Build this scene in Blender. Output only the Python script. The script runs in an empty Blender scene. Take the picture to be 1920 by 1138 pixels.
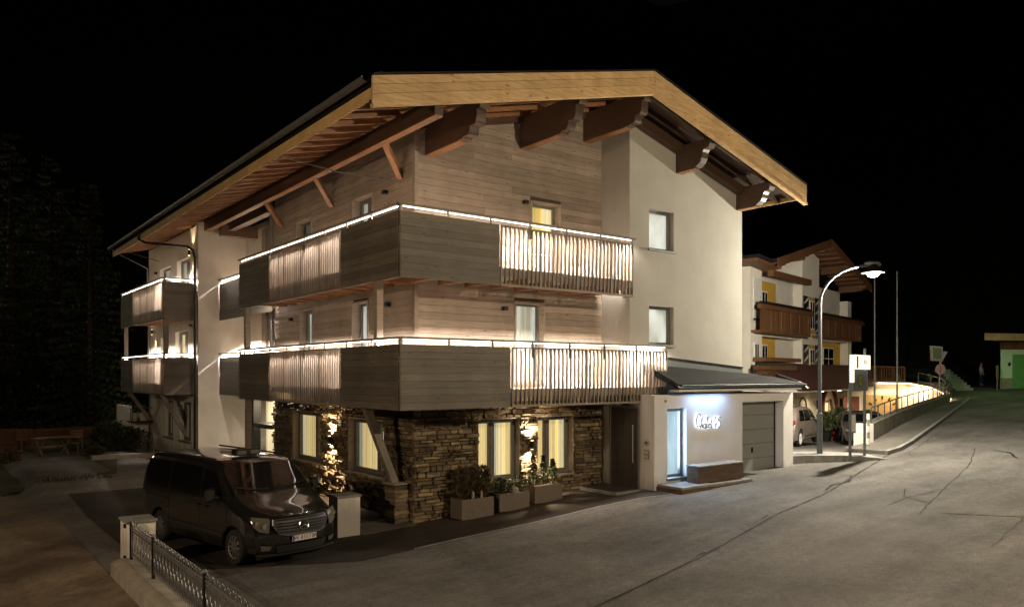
import bpy, bmesh, math, random
from mathutils import Vector, Matrix
random.seed(7)
R = math.radians
S = bpy.context.scene
COL = S.collection
# ------------------------------------------------------------------ camera
cam_d = bpy.data.cameras.new("camera"); cam = bpy.data.objects.new("camera", cam_d); COL.objects.link(cam)
CX, CY, CH = -9.35, -15.99, 3.6
AZ = math.atan(1887 / 1447)
RX, RY = math.sin(AZ), -math.cos(AZ)      # camera right
DX, DY = math.cos(AZ), math.sin(AZ)       # view direction
cam.location = (CX, CY, CH)
cam.rotation_euler = (R(90), 0, AZ - R(90))
cam_d.sensor_width = 36; cam_d.lens = 36 * 1447 / 1920
cam_d.shift_y = 133 / 1920
cam_d.clip_end = 2000
S.camera = cam
# ------------------------------------------------------------------ night sky
world = bpy.data.worlds.new("World"); S.world = world; world.use_nodes = True
wn = world.node_tree; wn.nodes.clear()
sky = wn.nodes.new('ShaderNodeTexSky'); sky.sky_type = 'NISHITA'; sky.sun_disc = False
sky.sun_elevation = R(-4); sky.sun_rotation = R(200)
bg = wn.nodes.new('ShaderNodeBackground'); bg.inputs[1].default_value = 0.10
wo = wn.nodes.new('ShaderNodeOutputWorld')
wn.links.new(sky.outputs[0], bg.inputs[0]); wn.links.new(bg.outputs[0], wo.inputs[0])
S.view_settings.view_transform = 'Standard'; S.view_settings.look = 'None'
S.view_settings.exposure = 0; S.view_settings.gamma = 1
try:
    S.cycles.use_denoising = True; S.cycles.denoiser = 'OPENIMAGEDENOISE'
    S.cycles.max_bounces = 6; S.cycles.diffuse_bounces = 3; S.cycles.transparent_max_bounces = 12
    S.cycles.sample_clamp_indirect = 4; S.cycles.use_light_tree = True
    S.cycles.caustics_reflective = False; S.cycles.caustics_refractive = False
except Exception: pass

# ------------------------------------------------------------------ materials
MATS = {}
def nm(name):
    m = bpy.data.materials.new(name); m.use_nodes = True; nt = m.node_tree
    return m, nt, nt.nodes['Principled BSDF'], nt.nodes['Material Output']
def N(nt, t, **k):
    n = nt.nodes.new(t)
    for a, b in k.items():
        if a == 'ins':
            for i, v in b.items(): n.inputs[i].default_value = v
        else: setattr(n, a, b)
    return n
def L(nt, a, b): nt.links.new(a, b)
def pos(nt, scale, obj=False):
    if obj: s = N(nt, 'ShaderNodeTexCoord').outputs['Object']
    else: s = N(nt, 'ShaderNodeNewGeometry').outputs['Position']
    v = N(nt, 'ShaderNodeVectorMath', operation='MULTIPLY'); v.inputs[1].default_value = scale
    L(nt, s, v.inputs[0]); return v.outputs[0]
def noise(nt, vec, sc, det=4, rough=.55):
    n = N(nt, 'ShaderNodeTexNoise', ins={'Scale': sc, 'Detail': det, 'Roughness': rough}); L(nt, vec, n.inputs['Vector']); return n.outputs[0]
def ramp(nt, fac, stops):
    r = N(nt, 'ShaderNodeValToRGB'); e = r.color_ramp.elements
    while len(e) < len(stops): e.new(.5)
    for i, (p, c) in enumerate(stops):
        e[i].position = p; e[i].color = (c[0], c[1], c[2], 1) if hasattr(c, '__len__') else (c, c, c, 1)
    L(nt, fac, r.inputs[0]); return r.outputs[0]
def mul(nt, a, b, fac=1.0, mode='MULTIPLY'):
    m = N(nt, 'ShaderNodeMix', data_type='RGBA', blend_type=mode); m.inputs[0].default_value = fac
    L(nt, a, m.inputs[6])
    if hasattr(b, 'links') or hasattr(b, 'is_linked'): L(nt, b, m.inputs[7])
    else: m.inputs[7].default_value = (*b, 1)
    return m.outputs[2]
def bump(nt, bs, h, st=.3, dist=.02):
    b = N(nt, 'ShaderNodeBump', ins={'Strength': st, 'Distance': dist}); L(nt, h, b.inputs['Height']); L(nt, b.outputs[0], bs.inputs['Normal'])
def rnd(nt, lo, hi):
    o = N(nt, 'ShaderNodeObjectInfo'); return ramp(nt, o.outputs['Random'], [(0, lo), (1, hi)])

def M_plain(name, col, rough=.6, metal=0, var=.12, sc=6, spec=.5):
    m, nt, b, o = nm(name)
    n = noise(nt, pos(nt, (1, 1, 1)), sc, 5)
    c = ramp(nt, n, [(.3, tuple(x * (1 - var) for x in col)), (.7, tuple(min(1, x * (1 + var)) for x in col))])
    L(nt, c, b.inputs['Base Color'])
    b.inputs['Roughness'].default_value = rough; b.inputs['Metallic'].default_value = metal
    b.inputs['Specular IOR Level'].default_value = spec
    if rough > .35: bump(nt, b, noise(nt, pos(nt, (1, 1, 1)), sc * 12, 3), .15, .004)
    MATS[name] = m; return m
def M_wood(name, c1, c2, rough=.65, scale=(1.2, 1.2, 22), knots=True, rv=.28):
    m, nt, b, o = nm(name)
    oi = N(nt, 'ShaderNodeObjectInfo')
    vm = N(nt, 'ShaderNodeVectorMath', operation='ADD'); L(nt, pos(nt, scale), vm.inputs[0])
    sc = N(nt, 'ShaderNodeVectorMath', operation='SCALE'); sc.inputs[0].default_value = (37, 19, 23); L(nt, oi.outputs['Random'], sc.inputs['Scale'])
    L(nt, sc.outputs[0], vm.inputs[1])
    g = noise(nt, vm.outputs[0], 1.6, 7, .65)
    c = ramp(nt, g, [(.25, c1), (.75, c2)])
    if knots:
        v = N(nt, 'ShaderNodeTexVoronoi', ins={'Scale': 1.0}); v.feature = 'F1'
        kv = N(nt, 'ShaderNodeVectorMath', operation='MULTIPLY'); L(nt, vm.outputs[0], kv.inputs[0]); kv.inputs[1].default_value = tuple(1.6 if s < 5 else .32 for s in scale)
        L(nt, kv.outputs[0], v.inputs['Vector'])
        k = ramp(nt, v.outputs['Distance'], [(.05, .35), (.14, 1)])
        c = mul(nt, c, k)
    # weather stains
    st = ramp(nt, noise(nt, pos(nt, (1, 1, .6)), 1.3, 4), [(.3, .78), (.7, 1.1)])
    c = mul(nt, c, st)
    c = mul(nt, c, rnd(nt, 1 - rv, 1 + rv * .35))
    L(nt, c, b.inputs['Base Color']); b.inputs['Roughness'].default_value = rough
    bump(nt, b, g, .35, .006)
    MATS[name] = m; return m
def M_emit(name, col, st, noisy=None):
    m, nt, b, o = nm(name); b.inputs['Base Color'].default_value = (*[min(.8, c) for c in col], 1)
    b.inputs['Emission Color'].default_value = (*col, 1); b.inputs['Emission Strength'].default_value = st
    if noisy:
        n = noise(nt, pos(nt, noisy), 1, 3)
        L(nt, ramp(nt, n, [(.36, tuple(c * .45 for c in col)), (.64, tuple(min(1, c * 1.2) for c in col))]), b.inputs['Emission Color'])
    MATS[name] = m; return m

M_wood('grey_larch', (.235, .195, .157), (.44, .375, .31), rv=.35)
M_wood('panel_larch', (.115, .10, .076), (.205, .18, .142), rv=.3)
M_wood('upright_larch', (.21, .175, .145), (.35, .30, .25), scale=(14, 14, 1.2), knots=False)
M_wood('fascia_larch', (.44, .275, .115), (.86, .62, .33), rough=.6, scale=(1.2, 8, 16), rv=.15)
M_wood('eave_larch', (.55, .36, .14), (.80, .57, .26), rough=.6, scale=(8, 1, 16), rv=.1, knots=False)
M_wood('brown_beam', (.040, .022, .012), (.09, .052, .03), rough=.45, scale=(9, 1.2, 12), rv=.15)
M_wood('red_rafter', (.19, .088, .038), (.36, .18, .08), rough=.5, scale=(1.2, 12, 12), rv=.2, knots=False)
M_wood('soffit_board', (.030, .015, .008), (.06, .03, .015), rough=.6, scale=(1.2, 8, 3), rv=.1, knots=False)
M_wood('old_beam', (.05, .032, .022), (.14, .095, .065), rough=.7, scale=(1.5, 6, 9), rv=.1)
M_wood('hotel_wood', (.10, .045, .018), (.22, .10, .042), rough=.6, scale=(6, 6, 1.2), rv=.3, knots=False)
def M_plaster(name, col):
    m, nt, b, o = nm(name)
    c = ramp(nt, noise(nt, pos(nt, (1, 1, 1)), 1.1, 5), [(.3, tuple(x * .92 for x in col)), (.7, tuple(x * 1.04 for x in col))])
    c = mul(nt, c, ramp(nt, noise(nt, pos(nt, (2.2, 2.2, .5)), 1, 5, .6), [(.3, .955), (.65, 1.0)]))       # rain streaks
    gm_ = N(nt, 'ShaderNodeNewGeometry'); sx = N(nt, 'ShaderNodeSeparateXYZ'); L(nt, gm_.outputs['Position'], sx.inputs[0])
    ad_ = N(nt, 'ShaderNodeMath', operation='MULTIPLY_ADD'); L(nt, noise(nt, pos(nt, (3, 3, 1.5)), 1, 5), ad_.inputs[0]); ad_.inputs[1].default_value = -.9; L(nt, sx.outputs[2], ad_.inputs[2])
    c = mul(nt, c, ramp(nt, ad_.outputs[0], [(.0, .62), (.45, 1.0)]))                                   # splash dirt at the foot
    L(nt, c, b.inputs['Base Color']); b.inputs['Roughness'].default_value = .92
    bump(nt, b, noise(nt, pos(nt, (1, 1, 1)), 28, 4), .45, .012); MATS[name] = m
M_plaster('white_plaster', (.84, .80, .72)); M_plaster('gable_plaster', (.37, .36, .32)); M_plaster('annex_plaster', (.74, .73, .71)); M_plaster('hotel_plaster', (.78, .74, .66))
M_plain('ramp_concrete', (.12, .11, .08), .9, var=.3, sc=2)
M_plain('dark_steel', (.10, .10, .10), .5, .6)
M_plain('yellow_paint', (.58, .36, .05), .8)
M_plain('clock_paint', (.50, .36, .16), .8)
M_plain('window_grey', (.13, .125, .115), .45)
M_plain('dark_metal', (.022, .022, .024), .4, .6)
M_plain('zinc', (.22, .22, .22), .45, .7)
M_plain('lamp_pole', (.09, .10, .115), .6, .3)
M_plain('galvanised', (.20, .21, .22), .5, .6)
M_plain('roof_sheet', (.012, .0125, .012), .8, .0, sc=3, spec=.15)
M_plain('flashing', (.10, .12, .115), .5, .3)
M_plain('door_dark', (.045, .04, .036), .5)
M_plain('garage_grey', (.24, .25, .24), .55, var=.04)
M_plain('concrete', (.26, .24, .20), .9, var=.25, sc=3)
M_plain('kerb_concrete', (.22, .22, .21), .9, var=.3, sc=4)
M_plain('planter_grey', (.16, .13, .105), .8, var=.1)
M_plain('soil', (.03, .02, .012), 1)
M_plain('black_rubber', (.015, .015, .015), .8)
M_plain('silver', (.6, .6, .6), .3, .9)
M_plain('chrome', (.75, .75, .75), .12, 1, var=.02)
M_plain('white_paint', (.7, .7, .68), .5)
M_plain('red_paint', (.45, .03, .03), .5)
M_plain('blue_paint', (.02, .04, .35), .5)
M_plain('black_paint', (.012, .012, .012), .5)
M_plain('brick_red', (.16, .055, .04), .8, var=.3, sc=10)
M_plain('dark_red_roof', (.09, .028, .018), .8, var=.2, sc=6)
M_plain('sign_grey', (.13, .15, .16), .5)
M_plain('sign_yellow', (.30, .27, .02), .5)
M_plain('sign_green', (.02, .08, .03), .5)
M_plain('bark', (.05, .03, .018), .9, var=.4, sc=12)
M_plain('skin', (.5, .32, .24), .6)
M_plain('cloth_white', (.6, .62, .55), .9)
M_plain('cloth_blue', (.03, .05, .10), .9)
M_plain('dirt_white', (.30, .27, .22), .9)
M_plain('garden_wood', (.22, .15, .09), .8, var=.3)
M_plain('green_house_wall', (.55, .62, .50), .9, var=.06)
M_plain('green_door', (.12, .30, .10), .6)

def M_stone():
    m, nt, b, o = nm('stone')
    oi = N(nt, 'ShaderNodeObjectInfo')
    c = ramp(nt, oi.outputs['Random'], [(0, (.10, .072, .042)), (.35, (.20, .15, .085)), (.7, (.30, .23, .13)), (1, (.16, .135, .095))])
    # joined stones have one random value: let broad cells give theirs
    p = pos(nt, (2.6, 2.6, 9)); v = N(nt, 'ShaderNodeTexVoronoi', ins={'Scale': 1}); L(nt, p, v.inputs['Vector'])
    c2 = ramp(nt, v.outputs['Color'], [(.2, .55), (.8, 1.25)])
    c = mul(nt, c, c2)
    n = noise(nt, pos(nt, (6, 6, 14)), 1.6, 6)
    c = mul(nt, c, ramp(nt, n, [(.3, .6), (.7, 1.2)]))
    L(nt, c, b.inputs['Base Color']); b.inputs['Roughness'].default_value = .85
    bump(nt, b, n, .8, .03); MATS['stone'] = m
M_stone()
M_plain('mortar', (.065, .048, .03), 1)

def M_glass():
    m, nt, b, o = nm('glass'); nt.nodes.remove(b)
    t = N(nt, 'ShaderNodeBsdfTransparent'); t.inputs[0].default_value = (.92, .94, .93, 1)
    g = N(nt, 'ShaderNodeBsdfGlossy'); g.inputs['Roughness'].default_value = .02
    lw = N(nt, 'ShaderNodeLayerWeight'); f = N(nt, 'ShaderNodeMath', operation='POWER'); L(nt, lw.outputs['Facing'], f.inputs[0]); f.inputs[1].default_value = 4
    f2 = N(nt, 'ShaderNodeMath', operation='MULTIPLY_ADD'); L(nt, f.outputs[0], f2.inputs[0]); f2.inputs[1].default_value = .7; f2.inputs[2].default_value = .03; f = f2
    mx = N(nt, 'ShaderNodeMixShader'); L(nt, f.outputs[0], mx.inputs[0]); L(nt, t.outputs[0], mx.inputs[1]); L(nt, g.outputs[0], mx.inputs[2])
    L(nt, mx.outputs[0], o.inputs[0]); MATS['glass'] = m
M_glass()
def M_gloss(name, col, rough, coat=1.0):
    m, nt, b, o = nm(name); b.inputs['Base Color'].default_value = (*col, 1); b.inputs['Roughness'].default_value = rough
    b.inputs['Coat Weight'].default_value = coat; b.inputs['Coat Roughness'].default_value = .04; MATS[name] = m
    n = noise(nt, pos(nt, (1, 1, 1)), 3, 4); L(nt, ramp(nt, n, [(.3, rough * .8), (.7, rough * 1.3)]), b.inputs['Roughness'])
M_gloss('van_paint', (.012, .012, .011), .14)
M_gloss('van_glass', (.006, .006, .007), .05)
M_gloss('suv_paint', (.22, .18, .15), .3)
M_gloss('dark_paint', (.05, .045, .04), .3)
M_gloss('lamp_glass', (.12, .11, .09), .15)
M_gloss('mirror_glass', (.12, .18, .09), .1)

def M_asphalt(name, c1, c2, sc=1.0):
    m, nt, b, o = nm(name)
    p = pos(nt, (1, 1, 1))
    c = ramp(nt, noise(nt, p, .35 * sc, 6, .6), [(.35, c1), (.65, c2)])
    streak = ramp(nt, noise(nt, pos(nt, (.16, 1.1, 1)), .9, 5, .6), [(.35, .72), (.65, 1.15)])
    c = mul(nt, c, streak)
    spots = ramp(nt, noise(nt, p, 2.2, 5, .65), [(.34, .80), (.5, 1.0), (.7, 1.06)])
    c = mul(nt, c, spots)
    c = mul(nt, c, ramp(nt, noise(nt, p, 7, 4, .7), [(.35, .84), (.62, 1.1)]))
    gr = ramp(nt, noise(nt, p, 26, 3, .7), [(.3, .6), (.7, 1.3)])
    c = mul(nt, c, gr, .8)
    L(nt, c, b.inputs['Base Color'])
    L(nt, ramp(nt, noise(nt, p, 1.1, 4), [(.35, .8), (.65, .92)]), b.inputs['Roughness']); b.inputs['Specular IOR Level'].default_value = .25
    bump(nt, b, noise(nt, p, 45, 3, .7), .9, .012); MATS[name] = m
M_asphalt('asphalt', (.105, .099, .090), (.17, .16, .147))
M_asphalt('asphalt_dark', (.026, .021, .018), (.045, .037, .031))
M_asphalt('asphalt_patch', (.12, .11, .098), (.165, .152, .135))
M_asphalt('yard_paving', (.12, .11, .10), (.18, .165, .15))
M_asphalt('crack_fill', (.02, .018, .016), (.04, .036, .032), 3)
M_asphalt('dirt_ground', (.10, .077, .055), (.25, .20, .145), 1.0)
def M_grass():
    m, nt, b, o = nm('grass'); p = pos(nt, (1, 1, 1))
    c = ramp(nt, noise(nt, p, 2.5, 6), [(.3, (.02, .018, .008)), (.7, (.055, .06, .02))])
    L(nt, c, b.inputs['Base Color']); b.inputs['Roughness'].default_value = 1
    bump(nt, b, noise(nt, p, 30, 3), 1, .05); MATS['grass'] = m
M_grass()
def M_leaf(name, c1, c2):
    m, nt, b, o = nm(name)
    c = ramp(nt, noise(nt, pos(nt, (1, 1, 1)), 2.5, 4), [(.3, c1), (.7, c2)])
    L(nt, c, b.inputs['Base Color']); b.inputs['Roughness'].default_value = .7; MATS[name] = m
M_leaf('needles', (.02, .03, .014), (.06, .07, .03))
M_leaf('spruce_needles', (.03, .042, .018), (.09, .11, .045))
M_leaf('shrub_leaf', (.02, .04, .012), (.09, .10, .03))
M_leaf('dry_leaf', (.05, .035, .015), (.10, .07, .03))
M_emit('led_strip', (1, .86, .72), 7)
M_emit('curtain_warm', (.84, .64, .30), .85, (13, 13, .05))  # curtains glow in place of room light; stretched noise paints their fold shading
M_emit('curtain_pale', (.84, .70, .42), .95, (11, 11, .08))
M_emit('room_yellow', (.95, .62, .22), .75, (12, 12, .05))
M_emit('room_white', (.92, .92, .78), .82, (1.5, 1.5, 1))
M_emit('room_blue', (.55, .72, .85), .62, (2, 2, .7))
M_emit('curtain_grey', (.62, .60, .52), .55, (8, 8, .05))
M_emit('dim_room', (.32, .28, .20), .25, (3, 3, 1))
M_emit('sign_halo', (.72, .85, 1), 2.6)
M_emit('fixture_glow', (1, .78, .45), 9)
M_emit('street_glow', (1, .64, .18), 2.4)
MATS['street_glow'].node_tree.nodes['Principled BSDF'].inputs['Base Color'].default_value = (.05, .03, .01, 1)
M_emit('unseen_lamp_glow', (1, .85, .6), 20)
M_emit('box_sign_light', (1, .88, .68), 1.3)
M_emit('terrace_led', (1, .66, .30), 5)
M_emit('unseen_green_glow', (.2, .9, .4), .8)

# ------------------------------------------------------------------ object helpers
ORG = {}
def link(o): COL.objects.link(o); return o
def thing(name, label, cat, loc, group=None, rz=0, local=False):      # local: children are given in the thing's own axes
    o = bpy.data.objects.new(name, None); link(o); o.location = loc; o.rotation_euler = (0, 0, rz)
    o.empty_display_size = .2
    o['label'] = label; o['category'] = cat
    if group: o['group'] = group
    ORG[o.name] = Vector((0, 0, 0)) if local else Vector(loc)
    return o
class MB:
    """collects boxes, bars, tubes and prisms into one mesh"""
    def __init__(s): s.v = []; s.f = []
    def add(s, vs, fs):
        n = len(s.v); s.v += [tuple(v) for v in vs]; s.f += [tuple(i + n for i in f) for f in fs]; return s
    def box(s, x0, x1, y0, y1, z0, z1):
        return s.add([(x, y, z) for x in (x0, x1) for y in (y0, y1) for z in (z0, z1)],
                     [(0, 1, 3, 2), (4, 6, 7, 5), (0, 4, 5, 1), (2, 3, 7, 6), (0, 2, 6, 4), (1, 5, 7, 3)])
    def bar(s, a, b, w, h, up=(0, 0, 1)):
        a = Vector(a); b = Vector(b); d = (b - a).normalized(); u = Vector(up)
        if abs(d.dot(u)) > .99: u = Vector((1, 0, 0))
        sd = d.cross(u).normalized(); u = sd.cross(d).normalized()
        vs = [p + sd * i * w / 2 + u * j * h / 2 for p in (a, b) for i, j in ((-1, -1), (1, -1), (1, 1), (-1, 1))]
        return s.add(vs, [(3, 2, 1, 0), (4, 5, 6, 7), (0, 1, 5, 4), (1, 2, 6, 5), (2, 3, 7, 6), (3, 0, 4, 7)])
    def tube(s, pts, r, n=8, cap=True):
        pts = [Vector(p) for p in pts]; rs = r if isinstance(r, (list, tuple)) else [r] * len(pts)
        base = len(s.v); prev = None
        for i, p in enumerate(pts):
            d = (pts[min(i + 1, len(pts) - 1)] - pts[max(i - 1, 0)])
            if d.length < 1e-9: d = Vector((0, 0, 1))
            d.normalize()
            if prev is None:
                u = Vector((0, 0, 1)) if abs(d.z) < .9 else Vector((1, 0, 0)); sd = d.cross(u).normalized()
            else:
                sd = (prev - d * prev.dot(d)); sd.normalize()
            prev = sd; up = d.cross(sd)
            for k in range(n):
                a = 2 * math.pi * k / n; s.v.append(tuple(p + (sd * math.cos(a) + up * math.sin(a)) * rs[i]))
        for i in range(len(pts) - 1):
            for k in range(n):
                a = base + i * n + k; b = base + i * n + (k + 1) % n; s.f.append((a, b, b + n, a + n))
        if cap:
            s.f.append(tuple(base + k for k in range(n))[::-1]); e = base + (len(pts) - 1) * n; s.f.append(tuple(e + k for k in range(n)))
        return s
    def prism(s, poly, axis, a, b):
        """poly: 2D outline, extruded along axis (x: poly is y,z; y: x,z; z: x,y) from a to b"""
        def P(p, t): return {'x': (t, p[0], p[1]), 'y': (p[0], t, p[1]), 'z': (p[0], p[1], t)}[axis]
        n = len(poly); vs = [P(p, a) for p in poly] + [P(p, b) for p in poly]
        return s.add(vs, [tuple(range(n)), tuple(range(2 * n - 1, n - 1, -1))] + [(i, i + n, (i + 1) % n + n, (i + 1) % n) for i in range(n)])
    def lathe(s, prof, c, n=16):
        base = len(s.v)
        for r, z in prof:
            for k in range(n):
                a = 2 * math.pi * k / n; s.v.append((c[0] + r * math.cos(a), c[1] + r * math.sin(a), c[2] + z))
        for i in range(len(prof) - 1):
            for k in range(n):
                a = base + i * n + k; b = base + i * n + (k + 1) % n; s.f.append((a, b, b + n, a + n))
        s.f.append(tuple(base + k for k in range(n))[::-1]); e = base + (len(prof) - 1) * n; s.f.append(tuple(e + k for k in range(n)))
        return s
    def build(s, name, mat, parent=None, smooth=False, bevel=0, fix=True):
        org = Vector((0, 0, 0)); po = None
        if parent is not None: po = ORG.get(parent.name)
        xs = [v[0] for v in s.v]; ys = [v[1] for v in s.v]; zs = [v[2] for v in s.v]
        c = Vector(((min(xs) + max(xs)) / 2, (min(ys) + max(ys)) / 2, min(zs)))
        me = bpy.data.meshes.new(name)
        me.from_pydata([tuple(Vector(v) - c) for v in s.v], [], s.f)
        if fix:
            bm = bmesh.new(); bm.from_mesh(me)
            bmesh.ops.recalc_face_normals(bm, faces=bm.faces)
            if bevel: bmesh.ops.bevel(bm, geom=bm.edges[:], offset=bevel, segments=1, affect='EDGES', clamp_overlap=True)
            bm.to_mesh(me); bm.free()
        if smooth:
            for p in me.polygons: p.use_smooth = True
            try: me.set_sharp_from_angle(angle=R(40))
            except Exception: pass
        me.update()
        o = bpy.data.objects.new(name, me); link(o)
        me.materials.append(MATS[mat] if isinstance(mat, str) else mat)
        if parent is not None:
            o.parent = parent
            o.location = c - po if po is not None else c
        else: o.location = c
        ORG[o.name] = c.copy()
        return o
def B(name, mat, parent, *bx, **k):
    m = MB(); m.box(*bx); return m.build(name, mat, parent, **k)
_unit = {}
def piece(name, mat, parent, x0, x1, y0, y1, z0, z1, bev=.1):
    """one box-shaped piece sharing a unit mesh"""
    key = mat
    if key not in _unit:
        me = bpy.data.meshes.new('piece_mesh'); m = MB().box(-.5, .5, -.5, .5, -.5, .5); me.from_pydata(m.v, [], m.f)
        bm = bmesh.new(); bm.from_mesh(me); bmesh.ops.recalc_face_normals(bm, faces=bm.faces); bm.to_mesh(me); bm.free()
        me.materials.append(MATS[mat]); _unit[key] = me
    o = bpy.data.objects.new(name, _unit[key]); link(o); o.parent = parent
    c = Vector(((x0 + x1) / 2, (y0 + y1) / 2, (z0 + z1) / 2)); o.location = c - ORG[parent.name]
    o.scale = (x1 - x0, y1 - y0, z1 - z0); return o
def tag(o, label, cat, group=None):
    o['label'] = label; o['category'] = cat
    if group: o['group'] = group
    return o
def struct(o, kind='structure'): o['kind'] = kind; return o
def light(kind, name, loc, energy, col, parent=None, rot=None, to=None, **k):
    d = bpy.data.lights.new(name, kind); d.energy = energy; d.color = col
    for a, b in k.items(): setattr(d, a, b)
    o = bpy.data.objects.new(name, d); link(o)
    if to is not None: q = (Vector(to) - Vector(loc)).to_track_quat('-Z', 'Y'); o.rotation_euler = q.to_euler()
    elif rot: o.rotation_euler = rot
    if parent is not None and ORG.get(parent.name) is not None: o.parent = parent; o.location = Vector(loc) - ORG[parent.name]
    else: o.location = loc
    return o
def at(r, d, z=0):      # metres right of and in front of the viewpoint
    return Vector((CX + RX * r + DX * d, CY + RY * r + DY * d, z))
def fr(px, d, z=0): return at((px - 960) / 1447 * d, d, z)
# ================================================================== GROUND
KN = [(-80, 0), (-1.5, 0), (2, .17), (4, .34), (6, .5), (10, .6), (13, .74), (18, .97), (26, 1.4), (38, 2.0), (52, 2.65), (75, 3.1), (140, 3.1), (400, 3.1)]
def lerpk(x, K):
    if x <= K[0][0]: return K[0][1]
    for (a, p), (b, q) in zip(K, K[1:]):
        if x <= b: return p + (q - p) * (x - a) / (b - a)
    return K[-1][1]
def yz(x, y):
    d = (x - CX) * DX + (y - CY) * DY
    return max(.25, min(.93, .93 - (d - 26) * .055))
RAMP = [(18.3, -1.55), (24, .15), (30, 1.75), (34.5, 2.9), (38.4, 4.1)]          # wall beside the climbing road
TERR = [tuple(fr(1588, 49.5)[:2]), tuple(fr(1640, 49.5)[:2]), tuple(fr(1700, 49.5)[:2]), tuple(fr(1738, 48.5)[:2]), tuple(fr(1760, 47)[:2]), (38.4, 4.1)]
TZ = [3.12, 3.12, 3.08, 2.85, 2.55, 2.25]
def ramp_y(x):
    return lerpk(x, RAMP)
def gz(x, y):
    z = lerpk(x, KN)
    if x < -1.5 and y > 6: z = min(.32, (y - 6) * .06)
    if x < -6.55: z = min(z, 0) - .3 * min(1, (-6.55 - x) / .5) * (1 if y < 2 else max(0, 1 - (y - 2) / 5))
    if 13.0 < x and y > -1.4 and y > ramp_y(x) + .05:
        # the hollow yard between the climbing road and the hotel
        d = (x - CX) * DX + (y - CY) * DY; r = (x - CX) * RX + (y - CY) * RY
        lim = lerpk(r / d, [(.3, 50.1), (.511, 50.1), (.5377, 49.0), (.553, 47.5), (.562, 45.5), (.57, 30)])
        z = yz(x, y) if d < lim else (3.08 if r / d > .40 and r / d < .56 else max(z, 2.0))
    if y > 60 or x > 60:
        far = max(y - 60, (x - 60) * .7); z = z + far * .0
    return z
def axis(lo, hi, c0, c1):
    a = [c0 + .5 * i for i in range(int((c1 - c0) / .5) + 1)]
    x = c1; s = .6
    while x < hi: s = min(40, s * 1.25); x += s; a.append(x)
    x = c0; s = .6
    while x > lo: s = min(40, s * 1.25); x -= s; a.insert(0, x)
    return a
xs = axis(-500, 600, -12, 46); ys = axis(-500, 600, -14, 28)
m = MB(); nx, ny = len(xs), len(ys)
m.v = [(x, y, gz(x, y)) for x in xs for y in ys]
m.f = [(i * ny + j, (i + 1) * ny + j, (i + 1) * ny + j + 1, i * ny + j + 1) for i in range(nx - 1) for j in range(ny - 1)]
g = m.build('ground', 'asphalt', fix=False, smooth=True); struct(g)
def sheet(name, mat, poly, lift=.006, step=.5, inside=None):
    """a flat sheet following the ground over polygon poly"""
    x0 = min(p[0] for p in poly); x1 = max(p[0] for p in poly); y0 = min(p[1] for p in poly); y1 = max(p[1] for p in poly)
    bm = bmesh.new(); vs = [bm.verts.new((p[0], p[1], 0)) for p in poly]; bm.faces.new(vs)
    x = math.floor(x0 / step) * step
    k = []
    while x < x1: k.append(((x, 0, 0), (1, 0, 0))); x += step
    y = math.floor(y0 / step) * step
    while y < y1: k.append(((0, y, 0), (0, 1, 0))); y += step
    for co, no in k: bmesh.ops.bisect_plane(bm, geom=bm.verts[:] + bm.edges[:] + bm.faces[:], plane_co=co, plane_no=no)
    bmesh.ops.triangulate(bm, faces=bm.faces[:])
    for v in bm.verts: v.co.z = gz(v.co.x, v.co.y) + lift
    me = bpy.data.meshes.new(name); bm.to_mesh(me); bm.free(); me.materials.append(MATS[mat])
    for p in me.polygons:
        p.use_smooth = True
    o = bpy.data.objects.new(name, me); link(o); return o
def ribbon(name, mat, pts, w, lift=.012, jit=0, step=.35):
    """a thin line on the ground"""
    P = []
    for a, b in zip(pts, pts[1:]):
        a = Vector(a); b = Vector(b); n = max(1, int((b - a).length / step))
        for i in range(n): P.append(a.lerp(b, i / n))
    P.append(Vector(pts[-1])); mb = MB()
    P = [p + Vector((random.uniform(-jit, jit), random.uniform(-jit, jit))) for p in P]
    for i, p in enumerate(P):
        d = (P[min(i + 1, len(P) - 1)] - P[max(i - 1, 0)]).normalized(); s = Vector((-d.y, d.x)) * w / 2 * (random.uniform(.5, 1.4) if jit else 1)
        for q in (p + s, p - s): mb.v.append((q.x, q.y, gz(q.x, q.y) + lift))
    mb.f = [(2 * i, 2 * i + 1, 2 * i + 3, 2 * i + 2) for i in range(len(P) - 1)]
    return mb.build(name, mat, fix=False)
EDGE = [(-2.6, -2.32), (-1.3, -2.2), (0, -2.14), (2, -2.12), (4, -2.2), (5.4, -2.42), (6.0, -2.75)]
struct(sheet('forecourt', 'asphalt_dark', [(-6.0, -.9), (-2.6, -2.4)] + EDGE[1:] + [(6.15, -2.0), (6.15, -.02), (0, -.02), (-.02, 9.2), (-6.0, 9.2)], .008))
struct(ribbon('road_edge_strip', 'kerb_concrete', EDGE[1:], .07, .02))
struct(sheet('courtyard', 'yard_paving', [(13.2, -.95), (17.9, -.95), (18.6, -.7), (24, 1.0), (32, 3.2), (33, 9), (30, 13), (22, 9), (14, 5)], .01, 1.0))
struct(sheet('dirt_yard', 'dirt_ground', [(-80, -40), (-6.62, -40), (-6.62, 10.5), (-7.5, 11), (-80, 10)], .01, 2.0))
struct(sheet('lawn', 'grass', [(-80, 10.6), (-7.5, 11.4), (-4.2, 12.2), (-2.2, 22.9), (-2.2, 60), (-80, 60)], .012, 4.0))
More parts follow.
